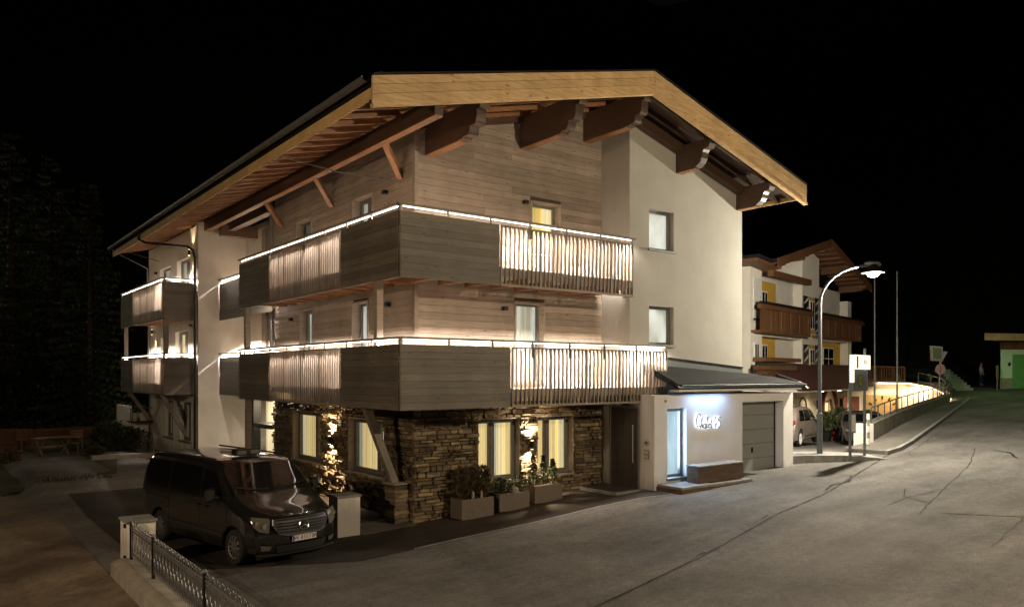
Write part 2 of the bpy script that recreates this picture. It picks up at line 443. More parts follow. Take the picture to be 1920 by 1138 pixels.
# seams, cracks and patches in the old road surface
SEAM = [(-4.0, -8.1), (-.94, -7.31), (3.2, -6.5), (8.6, -5.35), (11.5, -4.5), (14.2, -3.75), (20, -2.1), (26, -.3), (31.7, 1.5), (40, 3.6)]
struct(ribbon('road_seam', 'crack_fill', SEAM, .032, .014, .012))
for i, (pl, w) in enumerate([(a_, b_ * .45) for a_, b_ in [([(9.4, -5.0), (10.2, -4.7), (11.0, -4.75), (11.9, -4.3)], .12), ([(8.6, -7.1), (9.6, -6.9), (11.0, -7.0)], .04), ([(9.4, -7.6), (9.9, -6.8), (10.9, -6.3)], .06),
                             ([(8.0, -8.0), (11.5, -7.0), (15.5, -6.0), (19.5, -4.6)], .03), ([(6.0, -10.2), (10.5, -9.4), (13.4, -8.4)], .03), ([(12.5, -8.8), (13.1, -7.1)], .03),
                             ([(15.2, -7.6), (22.5, -5.2), (26.5, -3.6)], .05), ([(17.8, -9.2), (24.5, -7.2)], .06), ([(13.5, -5.2), (13.9, -4.2)], .03), ([(18, -6.4), (19.1, -5.8), (19.3, -5.2)], .14),
                             ([(20.5, -7.6), (21.2, -6.6), (22.4, -6.2)], .16), ([(16.5, -3.9), (17.2, -3.4), (24, -1.6)], .035), ([(5.3, -5.9), (5.6, -5.85)], .12), ([(2.2, -6.6), (2.5, -6.55)], .1)]]):
    struct(ribbon('road_crack', 'crack_fill', pl, w, .015, .03))
struct(sheet('road_patch', 'asphalt_patch', [(14.1, -8.2), (19.8, -6.6), (18.9, -9.8), (13.4, -11)], .009, 1))
struct(sheet('road_patch', 'asphalt_patch', [(8.4, -8.3), (12.4, -7.2), (13.1, -8.7), (9.2, -9.6)], .009, 1))
mh = thing('manhole_cover', 'round iron manhole cover set in the road surface', 'manhole cover', (20.4, -6.4, gz(20.4, -6.4)))
MB().lathe([(.38, .0), (.38, .02), (.34, .022), (.02, .022)], (20.4, -6.4, gz(20.4, -6.4) + .01), 20).build('lid', 'crack_fill', mh)
MB().lathe([(.46, .0), (.46, .014), (.39, .016)], (20.4, -6.4, gz(20.4, -6.4) + .01), 20).build('frame', 'dark_metal', mh)
# raised pavement with its kerb below the ramp wall
pm = MB(); top = []; bot = []
PK = [(16.4, -3.0), (17.6, -2.85), (19.4, -2.4), (24, -1.05), (30, .75), (36, 2.6), (40, 3.9)]
for i, (x, y) in enumerate(PK):
    yi = ramp_y(x) if x > 18.3 else -1.5
    z = gz(x, y)
    top.append(((x, y, z + .13), (x, yi, z + .13), (x, y - .02, z - .2)))
pm.v = [v for t in top for v in t]
for i in range(len(PK) - 1):
    a = 3 * i; b = a + 3; pm.f += [(a, b, b + 1, a + 1), (a + 2, b + 2, b, a)]
pm.f.append((0, 1, 2))
struct(pm.build('pavement', 'asphalt_patch', fix=False))
kb = MB()
for (a, b) in zip(PK, PK[1:]):
    kb.bar((a[0], a[1] - .06, gz(*a) + .07), (b[0], b[1] - .06, gz(*b) + .07), .12, .14)
struct(kb.build('kerb', 'kerb_concrete'))
# dark wooded mountainside all round the valley
hm = MB(); n = 96; rings = [(75, 0), (95, 4), (120, 22), (160, 55), (240, 120), (380, 200), (520, 240)]
for r, z in rings:
    for k in range(n):
        a = 2 * math.pi * k / n
        hm.v.append((10 + r * math.cos(a) * (1 + .1 * math.sin(3 * a)), 10 + r * math.sin(a) * (1 + .1 * math.sin(3 * a)), z * (1 + .2 * math.sin(5 * a + r)) - (0 if z else 2)))
for i in range(len(rings) - 1):
    for k in range(n): hm.f.append((i * n + k, i * n + (k + 1) % n, (i + 1) * n + (k + 1) % n, (i + 1) * n + k))
struct(hm.build('mountain', 'grass', smooth=True))

# ================================================================== CHALET
ch = thing('chalet', 'three storey chalet with grey larch boarding, stone base, white gable and lit wrap-around balconies', 'building', (0, 0, 0))
def wall_open(mb, axis, c0, c1, a0, a1, z0, z1, holes, topf=None):
    """wall slab between c0..c1 across, a0..a1 along, with rectangular holes (a0,a1,z0,z1)"""
    as_ = sorted({a0, a1, *[h[0] for h in holes], *[h[1] for h in holes]})
    for p, q in zip(as_, as_[1:]):
        hs = sorted([h for h in holes if h[0] < q - 1e-6 and h[1] > p + 1e-6], key=lambda h: h[2])
        z = z0
        for h in hs + [None]:
            t = h[2] if h else z1
            if t > z + 1e-6:
                if h is None and topf:
                    if axis == 'x': mb.prism([(p, z), (q, z), (q, topf(q)), (p, topf(p))], 'y', c0, c1)
                    else: mb.prism([(p, z), (q, z), (q, topf(q)), (p, topf(p))], 'x', c0, c1)
                elif axis == 'x': mb.box(p, q, c0, c1, z, t)
                else: mb.box(c0, c1, p, q, z, t)
            if h: z = h[3]
def soff(x): return 9.50 + .249 * (x + .8) if x <= 5.56 else 11.08 - .273 * (x - 5.56)
# --- window builder: on plane facing -Y ('f') or -X ('l')
def window(par, face, plane, a0, a1, z0, z1, back, depth=.18, mull=(), fw=.07, sill=None, fmat='window_grey', rev=None, curtain=None, name='window'):
    def bx(mb, p, q, c, d, u, v):
        mb.box(p, q, c, d, u, v) if face == 'f' else mb.box(c, d, p, q, u, v)
    f = MB(); d0 = plane + depth; d1 = d0 + .07
    w = B_(bx, [(a0, a0 + fw, d0, d1, z0, z1), (a1 - fw, a1, d0, d1, z0, z1), (a0 + fw, a1 - fw, d0, d1, z0, z0 + fw), (a0 + fw, a1 - fw, d0, d1, z1 - fw, z1)])
    win = w.build(name, fmat, par)
    cuts = [a0 + fw] + list(mull) + [a1 - fw]
    for mm in mull:
        B_(bx, [(mm - .045, mm + .045, d0 - .006, d1, z0 + fw, z1 - fw)]).build('mullion', fmat, win)
    for i, (p, q) in enumerate(zip(cuts, cuts[1:])):
        p2 = p + (.05 if i else 0); q2 = q - (.05 if i < len(cuts) - 2 else 0)
        if mull:
            B_(bx, [(p2, p2 + .045, d0 + .003, d1 - .004, z0 + fw, z1 - fw), (q2 - .045, q2, d0 + .003, d1 - .004, z0 + fw, z1 - fw),
                    (p2 + .045, q2 - .045, d0 + .003, d1 - .004, z0 + fw, z0 + fw + .045), (p2 + .045, q2 - .045, d0 + .003, d1 - .004, z1 - fw - .045, z1 - fw)]).build('sash', fmat, win)
        B_(bx, [(p2 + .001, q2 - .001, d0 + .03, d0 + .042, z0 + fw, z1 - fw)]).build('pane', 'glass', win)
    # room behind: glowing back surface, optional curtain folds
    B_(bx, [(a0 - .05, a1 + .45, d0 + .20, d0 + .22, z0 - .1, z1 + .1)]).build('room_backdrop', back, win)
    if curtain:
        for (p, q, cm) in curtain:
            k = MB(); n = max(8, int((q - p) / .03)); base = []
            for i in range(n + 1):
                a = p + (q - p) * i / n; dd = d0 + .13 + .03 * math.sin(i * 1.15) + .01 * math.sin(i * .37)
                for z in (z0, z1): base.append((a, dd, z) if face == 'f' else (dd, a, z))
            k.v = base; k.f = [(2 * i, 2 * i + 2, 2 * i + 3, 2 * i + 1) for i in range(n)]
            k.build('curtain', cm, win, smooth=True, fix=False)
    if sill: 
        B_(bx, [(a0 - .06, a1 + .06, plane - .06, d0 - .002, z0 - .06, z0 - .002)]).build('sill', sill, win)
    if rev:     # lining boards of the reveal
        B_(bx, [(a0 - .035, a0 + .012, plane - .035, d0 - .001, z0, z1 - .013), (a1 - .012, a1 + .035, plane - .035, d0 - .001, z0, z1 - .013), (a0 - .035, a1 + .035, plane - .035, d0 - .001, z1 - .012, z1 + .035)]).build('lining', rev, win)
    return win
def B_(bx, L_):
    mb = MB()
    for t in L_: bx(mb, *t)
    return mb
FH = [(1.81, 3.14, .87, 2.46), (3.74, 5.02, .90, 2.47)]                    # stone base, road side
LH = [(5.39, 7.51, .98, 2.46), (1.49, 3.54, .98, 2.41)]                    # stone base, yard side
FU = [(3.02, 3.98, 3.35, 5.49), (3.56, 4.56, 6.2, 8.2)]                    # boarded wall, road side
LU = [(2.13, 3.31, 7.4, 8.33), (6.09, 7.25, 7.3, 8.33), (5.96, 6.99, 3.4, 5.58), (2.43, 3.31, 3.4, 5.52)]
GH = [(6.93, 7.97, 7.14, 8.27), (6.93, 7.97, 4.45, 5.53)]
w = MB(); wall_open(w, 'x', .0, .30, 0, 6.15, -.3, 2.86, FH); wall_open(w, 'y', .0, .30, .30, 9.17, -.3, 2.86, LH)
base_wall = w.build('stone_base', 'mortar', ch)
w = MB(); wall_open(w, 'x', .03, .30, .03, 6.15, 2.861, 9.6, FU, lambda x: soff(x) - .01)
front_wall = w.build('boarded_wall', 'mortar', ch)
w = MB(); wall_open(w, 'y', .03, .30, .301, 9.17, 2.861, 9.4, LU, lambda y: soff(.03) - .02)
side_wall = w.build('boarded_wall', 'mortar', ch)
# horizontal boards, one object each
def boards(par, face, plane, a0, a1, z0, z1, holes, mat='grey_larch', pitch=.17, topf=None, cuts=2, th=.028):
    z = z0
    while z < z1 - .03:
        zt = min(z + pitch, z1) - .007
        hs = [h for h in holes if h[2] < zt - .03 and h[3] > z + .03]
        spans = [(a0, a1)]
        for h in hs:
            spans = [s2 for s in spans for s2 in ((s[0], min(s[1], h[0] - .036)), (max(s[0], h[1] + .036), s[1])) if s2[1] - s2[0] > .05]
        for s in spans:
            b = s[1]
            if topf: # under the sloping roof
                while b > s[0] and topf(b) < zt: b -= .1
                a = s[0]
                while a < b and topf(a) < zt: a += .1
                s = (a, b)
            if s[1] - s[0] < .06: continue
            L_ = s[1] - s[0]; c = [s[0]]
            if L_ > 3.2 and cuts: c.append(s[0] + L_ * random.uniform(.25, .75))
            c.append(s[1])
            for p, q in zip(c, c[1:]):
                t = th + random.uniform(-.004, .004)
                if face == 'f': piece('plank', mat, par, p, q - .004, plane - t, plane, z, zt)
                else: piece('plank', mat, par, plane - t, plane, p, q - .004, z, zt)
        z += pitch
boards(front_wall, 'f', .03, .08, 6.15, 2.9, 11.0, FU, topf=lambda x: soff(x) - .02)
boards(side_wall, 'l', .03, .08, 9.17, 2.9, 9.66, LU, cuts=1)
cb = MB().box(-.02, .078, -.02, .078, 2.86, 9.66); cb.build('corner_board', 'grey_larch', ch)
# stones
def stones(par, face, plane, a0, a1, z0f, z1, holes):
    out = []; z = -.05
    while z < z1:
        h = random.choice([.06, .075, .09, .11, .13]); a = a0 - random.uniform(0, .2)
        while a < a1:
            l = random.uniform(.14, .5); p, q = max(a, a0), min(a + l, a1)
            if q - p > .05 and z + h > z0f(p):
                ok = [(p, q)]
                for hh in holes:
                    if hh[2] - .02 < z + h * .7 and hh[3] + .02 > z + h * .3:
                        ok = [s2 for s in ok for s2 in ((s[0], min(s[1], hh[0])), (max(s[0], hh[1]), s[1])) if s2[1] - s2[0] > .03]
                for s in ok: out.append((s[0], s[1] - random.uniform(.006, .014), z, min(z + h - random.uniform(.005, .012), z1), random.uniform(.03, .095) if random.random() > .1 else .11))
            a += l
        z += h
    return out
SF = stones(base_wall, 'f', 0, -.07, 6.1, lambda x: gz(x, 0) - .1, 2.84, FH)
SL = stones(base_wall, 'l', 0, -.02, 9.17, lambda y: -.06, 2.84, LH)
def stone_mesh(mb, s, face):
    p, q, z0, z1, t = s; j = lambda k: random.uniform(-k, k)
    c = .012
    def P(a, d, z): return (a, -d, z) if face == 'f' else (-d, a, z)
    vs = [P(p, -.02, z0), P(q, -.02, z0), P(q, -.02, z1), P(p, -.02, z1)]
    tt = [max(.015, t + j(.018)) for _ in range(4)]
    vs += [P(p + c, tt[0], z0 + c * .6 + j(.004)), P(q - c, tt[1], z0 + c * .6 + j(.004)), P(q - c, tt[2], z1 - c * .6 + j(.004)), P(p + c, tt[3], z1 - c * .6 + j(.004))]
    mb.add(vs, [(4, 5, 6, 7), (0, 1, 5, 4), (1, 2, 6, 5), (2, 3, 7, 6), (3, 0, 4, 7)])
def size(s, face):
    a = (s[0] + s[1]) / 2; x, y = (a, 0) if face == 'f' else (0, a)
    d = (x - CX) * DX + (y - CY) * DY; return (s[1] - s[0]) * (s[3] - s[2]) * (1.3 if face == 'f' else .8) / d ** 2
allS = sorted([(size(s, 'f'), 'f', s) for s in SF] + [(size(s, 'l'), 'l', s) for s in SL], key=lambda t: -t[0])
rest = {'f': MB(), 'l': MB()}
for i, (k, f, s) in enumerate(allS):
    if i < 290:
        mb = MB(); stone_mesh(mb, s, f); mb.build('stone', 'stone', base_wall)
    else: stone_mesh(rest[f], s, f)
for f in 'fl': struct(rest[f].build('stone_courses', 'stone', base_wall), 'stuff')
# white gable block
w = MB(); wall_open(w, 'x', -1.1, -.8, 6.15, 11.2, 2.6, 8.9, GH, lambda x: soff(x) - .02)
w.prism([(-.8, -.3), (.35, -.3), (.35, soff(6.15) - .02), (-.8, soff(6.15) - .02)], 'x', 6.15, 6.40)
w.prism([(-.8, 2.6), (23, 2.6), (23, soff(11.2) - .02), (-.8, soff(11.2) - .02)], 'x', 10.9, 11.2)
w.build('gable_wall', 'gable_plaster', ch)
B('gable_wall', 'white_plaster', ch, 6.401, 11.2, -.798, .3, -.3, 2.598)
for i, (a0, a1, z0, z1) in enumerate(GH):
    window(ch, 'f', -1.1, a0, a1, z0, z1, 'room_white', .14, sill='zinc')
# stair rail seen through the lower gable window
s = MB()
for k in range(3): s.bar((7.05, -.62, 5.25 - k * .22), (7.75, -.62, 4.62 - k * .22), .02, .03)
for k in range(5): s.bar((7.12 + .15 * k, -.62, 5.2 - .135 * k), (7.12 + .15 * k, -.62, 4.5), .02, .02)
s.bar((7.3, -.62, 4.9), (7.75, -.62, 5.3), .02, .02)
s.build('stair_rail', 'dark_metal', ch)
# side and rear walls
w = MB()
w.box(.85, 1.15, 9.17, 14.6, -.1, 9.3); w.box(.301, .849, 8.9, 9.17, -.1, 9.4)
w.build('recess_wall', 'white_plaster', ch)
w = MB(); WH = [(15.75, 17.65, 7.0, 8.24), (18.67, 20.5, 7.2, 8.2), (16.0, 17.9, 3.4, 5.35), (19.0, 20.4, 3.4, 5.2), (15.6, 17.2, .95, 2.5), (18.3, 19.7, .95, 2.5)]
wall_open(w, 'y', -.95, -.65, 14.9, 22.6, -.2, 9.3, WH)
w.box(-.95, 1.15, 14.6, 14.898, -.2, 9.45); w.box(-.648, 11.2, 22.3, 22.6, -.2, 9.45)
w.build('wing_wall', 'white_plaster', ch)
for i, (a0, a1, z0, z1) in enumerate(WH):
    window(ch, 'l', -.95, a0, a1, z0, z1, ['curtain_grey', 'curtain_grey', 'curtain_pale', 'curtain_grey', 'dim_room', 'dim_room'][i], .16, mull=((a0 + a1) / 2,) if i != 1 else (), sill='zinc' if i > 3 else None)
# windows of the boarded walls
window(ch, 'f', 0, *FU[1], 'room_yellow', .2, rev='grey_larch', fmat='window_grey', curtain=[(3.62, 3.75, 'curtain_pale'), (4.2, 4.5, 'curtain_pale')], name='balcony_door')
window(ch, 'f', 0, *FU[0], 'room_white', .2, rev='grey_larch', curtain=[(3.45, 3.85, 'curtain_grey')], name='balcony_door')
window(ch, 'l', 0, *LU[0], 'room_white', .2, rev='grey_larch', mull=(2.75,))
window(ch, 'l', 0, *LU[1], 'dim_room', .2, rev='grey_larch')
window(ch, 'l', 0, *LU[2], 'room_white', .2, rev='grey_larch', mull=(6.5,), name='balcony_door')
window(ch, 'l', 0, *LU[3], 'room_white', .2, rev='grey_larch', name='balcony_door')
window(ch, 'f', 0, *FH[0], 'curtain_pale', .16, mull=(2.36,), sill='concrete', rev='grey_larch', curtain=[(1.8, 2.36, 'curtain_warm'), (2.9, 3.15, 'curtain_warm'), (2.42, 2.62, 'curtain_grey')])
window(ch, 'f', 0, *FH[1], 'curtain_warm', .16, mull=(4.22,), sill='concrete', rev='grey_larch', curtain=[(3.72, 4.18, 'curtain_warm'), (4.3, 4.62, 'curtain_warm'), (4.74, 5.0, 'curtain_pale')])
window(ch, 'l', 0, *LH[0], 'curtain_pale', .16, mull=(6.1,), sill='concrete', rev='grey_larch', curtain=[(5.4, 6.05, 'curtain_warm'), (6.5, 7.2, 'curtain_warm')])
window(ch, 'l', 0, *LH[1], 'curtain_grey', .16, mull=(2.12,), sill='concrete', rev='grey_larch', curtain=[(1.5, 2.1, 'curtain_pale'), (2.55, 3.3, 'curtain_warm')])
# ------------------------------------------------------------------ ROOF
YF, YB = -2.5, 22.7; XL, XR, XM = -2.4, 12.45, 5.56
rf = MB(); 
rf.prism([(XL, soff(XL) + .05), (XM, soff(XM) + .05), (XM, soff(XM) + .28), (XL, soff(XL) + .28)], 'y', YF + .05, YB)
rf.prism([(XM + .001, soff(XM) + .05), (XR, soff(XR) + .05), (XR, soff(XR) + .28), (XM + .001, soff(XM) + .28)], 'y', YF + .05, YB)
roof = rf.build('roof', 'roof_sheet', ch)
# soffit boards
y = YF + .06
sb = MB()
for x0, x1 in ((XL, XM), (XM + .002, XR)):
    y = YF + .06
    while y < YB - .2:
        y2 = y + (.18 if y < 0 else .6)
        if y < 0 or x0 == XL: sb.prism([(x0, soff(x0)), (x1 if y < 0 else min(x1, .3), soff(x1 if y < 0 else min(x1, .3))), (x1 if y < 0 else min(x1, .3), soff(x1 if y < 0 else min(x1, .3)) + .045), (x0, soff(x0) + .045)], 'y', y, y2 - .008)
        y = y2
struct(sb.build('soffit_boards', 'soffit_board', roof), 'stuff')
# roof standing seams
for k in range(20):
    y = YF + .5 + k * .62
    MB().bar((XL + .05, y, soff(XL) + .31), (XM - .05, y, soff(XM) + .30), .025, .05).build('seam', 'roof_sheet', roof)
# fascia: three boards and a trim per slope
def slopebar(name, mat, xa, xb, y0, y1, za, zb):
    return MB().prism([(xa, soff(xa) + za), (xb, soff(xb) + za), (xb, soff(xb) + zb), (xa, soff(xa) + zb)], 'y', y0, y1).build(name, mat, roof)
for xa, xb in ((XL - .03, XM - .004), (XM + .004, XR + .03)):
    for za, zb, t in ((.10, .27, .05), (-.085, .092, .05), (-.27, -.092, .05)):
        slopebar('fascia_board', 'fascia_larch', xa, xb, YF - t, YF, za, zb)
    slopebar('fascia_trim', 'fascia_larch', xa, xb, YF - .085, YF + .05, -.34, -.278)
    slopebar('verge_cap', 'dark_metal', xa - .0, xb, YF - .10, YF + .05, .285, .31)
    slopebar('fascia_backing', 'brown_beam', xa, xb, YF + .055, YF + .10, -.25, .04)
B('eave_board', 'eave_larch', roof, XL - .04, XL - .002, YF + .0, YB, soff(XL) - .19, soff(XL) + .04)
B('eave_board', 'eave_larch', roof, XR + .002, XR + .04, YF + .0, YB, soff(XR) - .14, soff(XR) + .05)
# gutter: half-round, with a lit lip
def gutter(x, z, y0, y1, r, par, mat='zinc'):
    mb = MB(); n = 8; base = []
    for y in (y0, y1):
        for ring in (r, r - .012):
            for k in range(n + 1):
                a = math.pi + math.pi * k / n; base.append((x + ring * math.cos(a), y, z + ring * math.sin(a)))
    mb.v = base; m1 = n + 1
    for k in range(n):
        mb.f += [(k, k + 1, 2 * m1 + k + 1, 2 * m1 + k), (m1 + k, 3 * m1 + k, 3 * m1 + k + 1, m1 + k + 1)]
    mb.f += [(0, m1, 3 * m1, 2 * m1), (n, 2 * m1 + n, 3 * m1 + n, m1 + n)]
    o = mb.build('gutter', mat, par)
    mb = MB().tube([(x - r, y0, z), (x - r, y1, z)], .014, 6); mb.build('gutter_bead', mat, o)
    k = y0 + .3
    while k < y1: MB().bar((x + r, k, z + .02), (x - r - .01, k, z + .02), .03, .008).build('gutter_bracket', 'dark_metal', o); k += 1.9
    return o
gutter(XL - .13, soff(XL) + .22, YF + .02, YB + .3, .085, roof)
gutter(XR + .13, soff(XR) + .18, YF + .02, YB, .085, roof)
for k in range(6):
    y = YF + 1.2 + k * 4; zb = soff(XL + .3) + .28
    MB().bar((XL + .3, y, zb), (XL + .3, y, zb + .16), .03, .06).build('snow_guard_post', 'dark_metal', roof)
for dz in (.08, .14): MB().tube([(XL + .3, YF + .2, soff(XL + .3) + .28 + dz), (XL + .3, YB, soff(XL + .3) + .28 + dz)], .014, 6).build('snow_guard_pipe', 'dark_metal', roof)
# rafters along the yard eave and under the gable overhang
k = 0; y = YF + .35
while y < YB - .1:
    xi = .0 if y > 0 else XM - .13
    if y > 14.9: xi = -.95
    MB().prism([(XL + .01, soff(XL) - .125), (xi, soff(xi) - .145), (xi, soff(xi) - .004), (XL + .01, soff(XL) - .004)], 'y', y - .05, y + .05).build('rafter', 'red_rafter', roof)
    y += .655
for y in (-2.1, -1.55, -1.0): 
    MB().prism([(XM + .14, soff(XM + .14) - .14), (XR, soff(XR) - .13), (XR, soff(XR) - .004), (XM + .14, soff(XM + .14) - .004)], 'y', y - .05, y + .05).build('rafter', 'brown_beam' if y < -1.2 else 'red_rafter', roof)
for k in range(8): # rafter ends beyond the far side wall
    y = -.4 + k * .7
    MB().prism([(11.2, soff(11.2) - .14), (XR, soff(XR) - .13), (XR, soff(XR) - .004), (11.2, soff(11.2) - .004)], 'y', y - .05, y + .05).build('rafter', 'red_rafter', roof)
# long eave purlin and its struts
z9 = 8.99
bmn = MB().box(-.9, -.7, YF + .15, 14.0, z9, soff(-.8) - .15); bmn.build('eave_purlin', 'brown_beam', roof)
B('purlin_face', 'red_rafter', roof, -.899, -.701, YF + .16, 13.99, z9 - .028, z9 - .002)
for y in (.05, 4.02, 7.84):
    MB().bar((-.8, y, 9.03), (-.02, y + .62, 8.42), .13, .13).build('strut', 'red_rafter', roof)
B('cross_beam', 'brown_beam', roof, -.5, 1.0, 13.2, 13.5, 8.75, 9.15)
B('cross_beam', 'brown_beam', roof, -.25, .02, 9.2, 14.4, 8.95, 9.3)
# gable purlins with stepped, scrolled heads
def purlin(x, zb, y_in, w=.26, r0=1.5, big=True):
    zt = soff(x if x < XM else x + w) - .15
    H = zt - zb; yo = -2.32; pts = [(y_in, zt), (yo, zt)]
    if big:
        n = 3; dy = (yo + 1.45) / 1.0; steps = [(yo, zt)]
        y0, z0 = yo, zt - .13; pts.append((y0, z0))
        for i in range(n):
            ya = yo + (abs(yo) - r0) * (i + .55) / n; zz = z0 - (z0 - zb) * (i + .5) / n
            # round nose then a cove
            for k in range(1, 5):
                a = math.pi / 2 * k / 4
                pts.append((y0 + (ya - y0) * (1 - math.cos(a)) * .35, z0 - (z0 - zz) * math.sin(a)))
            pts.append((ya, zz)); z1 = z0 - (z0 - zb) * (i + 1) / n * 1.0
            y0 = yo + (abs(yo) - r0) * (i + 1) / n; z1 = (zt - .13) - ((zt - .13) - zb) * (i + 1) / n
            pts.append((ya + .0, z1)) if i < n - 1 else pts.append((ya, zb))
            y0, z0 = ya, z1
    else:
        pts += [(yo, zt - .14), (yo + .05, zt - .24), (yo + .2, zt - .27), (yo + .26, zt - .34), (yo + .28, zb + H * .32), (yo + .34, zb + .12), (yo + .5, zb + .02)]
    pts.append((y_in, zb))
    o = MB().prism(pts, 'x', x, x + w).build('purlin', 'brown_beam', roof)
    yb = -r0 if big else yo + .5
    B('purlin_face', 'red_rafter', o, x + .005, x + w - .005, yb + .06, y_in - .002, zb - .022, zb - .001)
purlin(.28, 8.88, 0); purlin(3.18, 9.55, 0); purlin(5.43, 10.14, 0, r0=1.7); purlin(8.06, 9.45, -1.102, big=False); purlin(10.9, 8.75, -1.102, big=False)
B('wall_plate', 'brown_beam', roof, 6.2, 11.3, -1.16, -1.102, 8.3, 8.3001) if False else None
MB().prism([(6.15, soff(6.15) - .42), (11.2, soff(11.2) - .42), (11.2, soff(11.2) - .16), (6.15, soff(6.15) - .16)], 'y', -1.35, -1.13).build('rake_beam', 'brown_beam', roof)
MB().prism([(-.02, soff(0) - .30), (5.4, soff(5.4) - .30), (5.4, soff(5.4) - .16), (-.02, soff(0) - .16)], 'y', -.16, -.04).build('rake_beam', 'brown_beam', roof)
# cable from the gutter to the wall, and pipes
MB().tube([(-2.48, 3.15, 9.45), (-2.1, 2.9, 9.05), (-1.2, 1.75, 8.6), (-.04, .6, 8.28)], .013, 6).build('stay_cable', 'galvanised', roof)
MB().tube([(-2.5, 20.6 - 3.4, 9.3), (-2.5, 17.2, 8.95), (-2.3, 17.0, 8.8), (-1.3, 14.75, 8.45), (-1.15, 14.55, 8.3), (-1.1, 14.5, 8.0), (-1.1, 14.5, .3)], .05, 8).build('downpipe', 'dark_metal', roof)
MB().tube([(-2.5, 22.6, 9.25), (-2.4, 22.5, 9.1), (-1.1, 22.2, 8.45), (-1.0, 22.2, .6)], .035, 6).build('downpipe', 'zinc', roof)
MB().tube([(-2.5, 22.6, 9.4), (-2.4, 22.0, 9.2), (-1.0, 20.6, 8.6)], .02, 6).build('stay_cable', 'zinc', roof)
MB().tube([(-.02, 9.55, 9.2), (.0, 9.5, 8.9), (.02, 9.5, 3.0)], .055, 8).build('downpipe', 'zinc', roof)
MB().tube([(.45, 10.4, 9.2), (.45, 10.4, 2.0)], .05, 8).build('downpipe', 'zinc', roof)
# dark glazing posts of the recess
B('recess_glazing', 'boarded' if False else 'upright_larch', ch, .78, .84, 9.2, 12.6, 3.0, 9.0)
for y in (9.3, 10.6, 11.9): B('recess_mullion', 'window_grey', ch, .70, .779, y, y + .12, 3.0, 8.9)

# ------------------------------------------------------------------ BALCONIES
def balcony(segs, zr, name='balcony', inner=None, led=150, joists=None, slabs=(), sp=146):
    """segs: list of (face, plane, a0, a1, kinds[(a,b,'s'|'b')], outward sign) ; zr: top of the rail"""
    zt, zb = zr - .16, zr - 1.58
    bal = B(name, 'upright_larch', ch, *slabs[0][:4], zr - 1.33, zr - 1.15)
    for s in slabs[1:]: B('deck', 'upright_larch', bal, *s, zr - 1.33, zr - 1.15)
    for s in slabs:
        B('soffit', 'grey_larch', bal, s[0] + .01, s[1] - .01, s[2] + .01, s[3] - .01, zr - 1.36, zr - 1.332)
    for (face, pl, a0, a1, kinds, out) in segs:
        def bx(mb, p, q, c, d, u, v): mb.box(p, q, min(c, d), max(c, d), u, v) if face == 'f' else mb.box(min(c, d), max(c, d), p, q, u, v)
        # rail, led strip, brackets
        B_(bx, [(a0 - (.04 if face == 'f' else 0), a1 + .04, pl + .06 * out, pl - .12 * out, zr - .045, zr)]).build('handrail', 'upright_larch', bal)
        B_(bx, [(a0 + .02, a1 - .02, pl - .028 * out, pl - .056 * out, zr - .064, zr - .047)]).build('led_strip', 'led_strip', bal)
        n = max(1, round((a1 - a0) / 1.25))
        for i in range(n + 1):
            a = a0 + .05 + (a1 - a0 - .1) * i / n
            B_(bx, [(a - .03, a + .03, pl - .005 * out, pl - .025 * out, zt - .25, zr - .046)]).build('rail_post', 'zinc', bal)
        for (p, q, kd) in kinds:
            if kd == 's':
                z = zb; nrow = 9; ph = (zt - zb) / nrow
                for i in range(nrow):
                    t = .026 + random.uniform(-.003, .003)
                    y0, y1 = sorted((pl, pl + t * out))
                    if face == 'f': piece('plank', 'panel_larch', bal, p, q, y0, y1, z, z + ph - .0045)
                    else: piece('plank', 'panel_larch', bal, y0, y1, p, q, z, z + ph - .0045)
                    z += ph
                B_(bx, [(p + .002, q - .002, pl - .004 * out, pl - .02 * out, zb, zt - .002)]).build('panel_backing', 'upright_larch', bal)
            else:
                L_ = q - p; n = round(L_ / .135)
                B_(bx, [(p, q, pl + .028 * out, pl - .05 * out, zb, zb + .05)]).build('bottom_rail', 'upright_larch', bal)
                B_(bx, [(p, q, pl + .028 * out, pl - .05 * out, zt - .035, zt)]).build('top_rail', 'upright_larch', bal)
                for i in range(n + 1):
                    a = p + .02 + (L_ - .04) * i / n
                    wide = .026 if i % 9 else .055
                    y0, y1 = sorted((pl + .02 * out, pl - (.045) * out))
                    if face == 'f': piece('baluster', 'upright_larch', bal, a - wide / 2, a + wide / 2, y0, y1, zb + .051, zt - .036)
                    else: piece('baluster', 'upright_larch', bal, y0, y1, a - wide / 2, a + wide / 2, zb + .051, zt - .036)
        # the strip's light: long area lamps on the underside of the rail, facing in and down
        seg = max(1, round((a1 - a0) / 3.2))
        for i in range(seg):
            a = a0 + (a1 - a0) * (i + .5) / seg; ln = (a1 - a0) / seg - .05
            if face == 'f': loc = (a, pl - .08 * out, zr - .075); to = (a, pl - .08 * out - 1.0 * out, zr - .075 - 1.5); 
            else: loc = (pl - .08 * out, a, zr - .075); to = (pl - .08 * out - 1.0 * out, a, zr - .075 - 1.5)
            o = light('AREA', 'led_light', loc, led * ln, (1, .83, .70), bal, to=to, shape='RECTANGLE', size=ln, size_y=.02, spread=R(sp))
            q = Vector(to) - Vector(loc); zc = -q.normalized(); xc = Vector((1, 0, 0)) if face == 'f' else Vector((0, 1, 0)); yc = zc.cross(xc)
            o.rotation_euler = Matrix((xc, yc, zc)).transposed().to_euler()
    for (x0, x1, y0, y1) in (joists or []):
        B('joist', 'red_rafter', bal, x0, x1, y0, y1, zr - 1.50, zr - 1.362)
    return bal
ZU, ZL = 7.26, 4.41
JF = lambda x1: [(x - .05, x + .05, -1.42, -.04) for x in [(-.9 + i * .78) for i in range(20)] if x < x1]
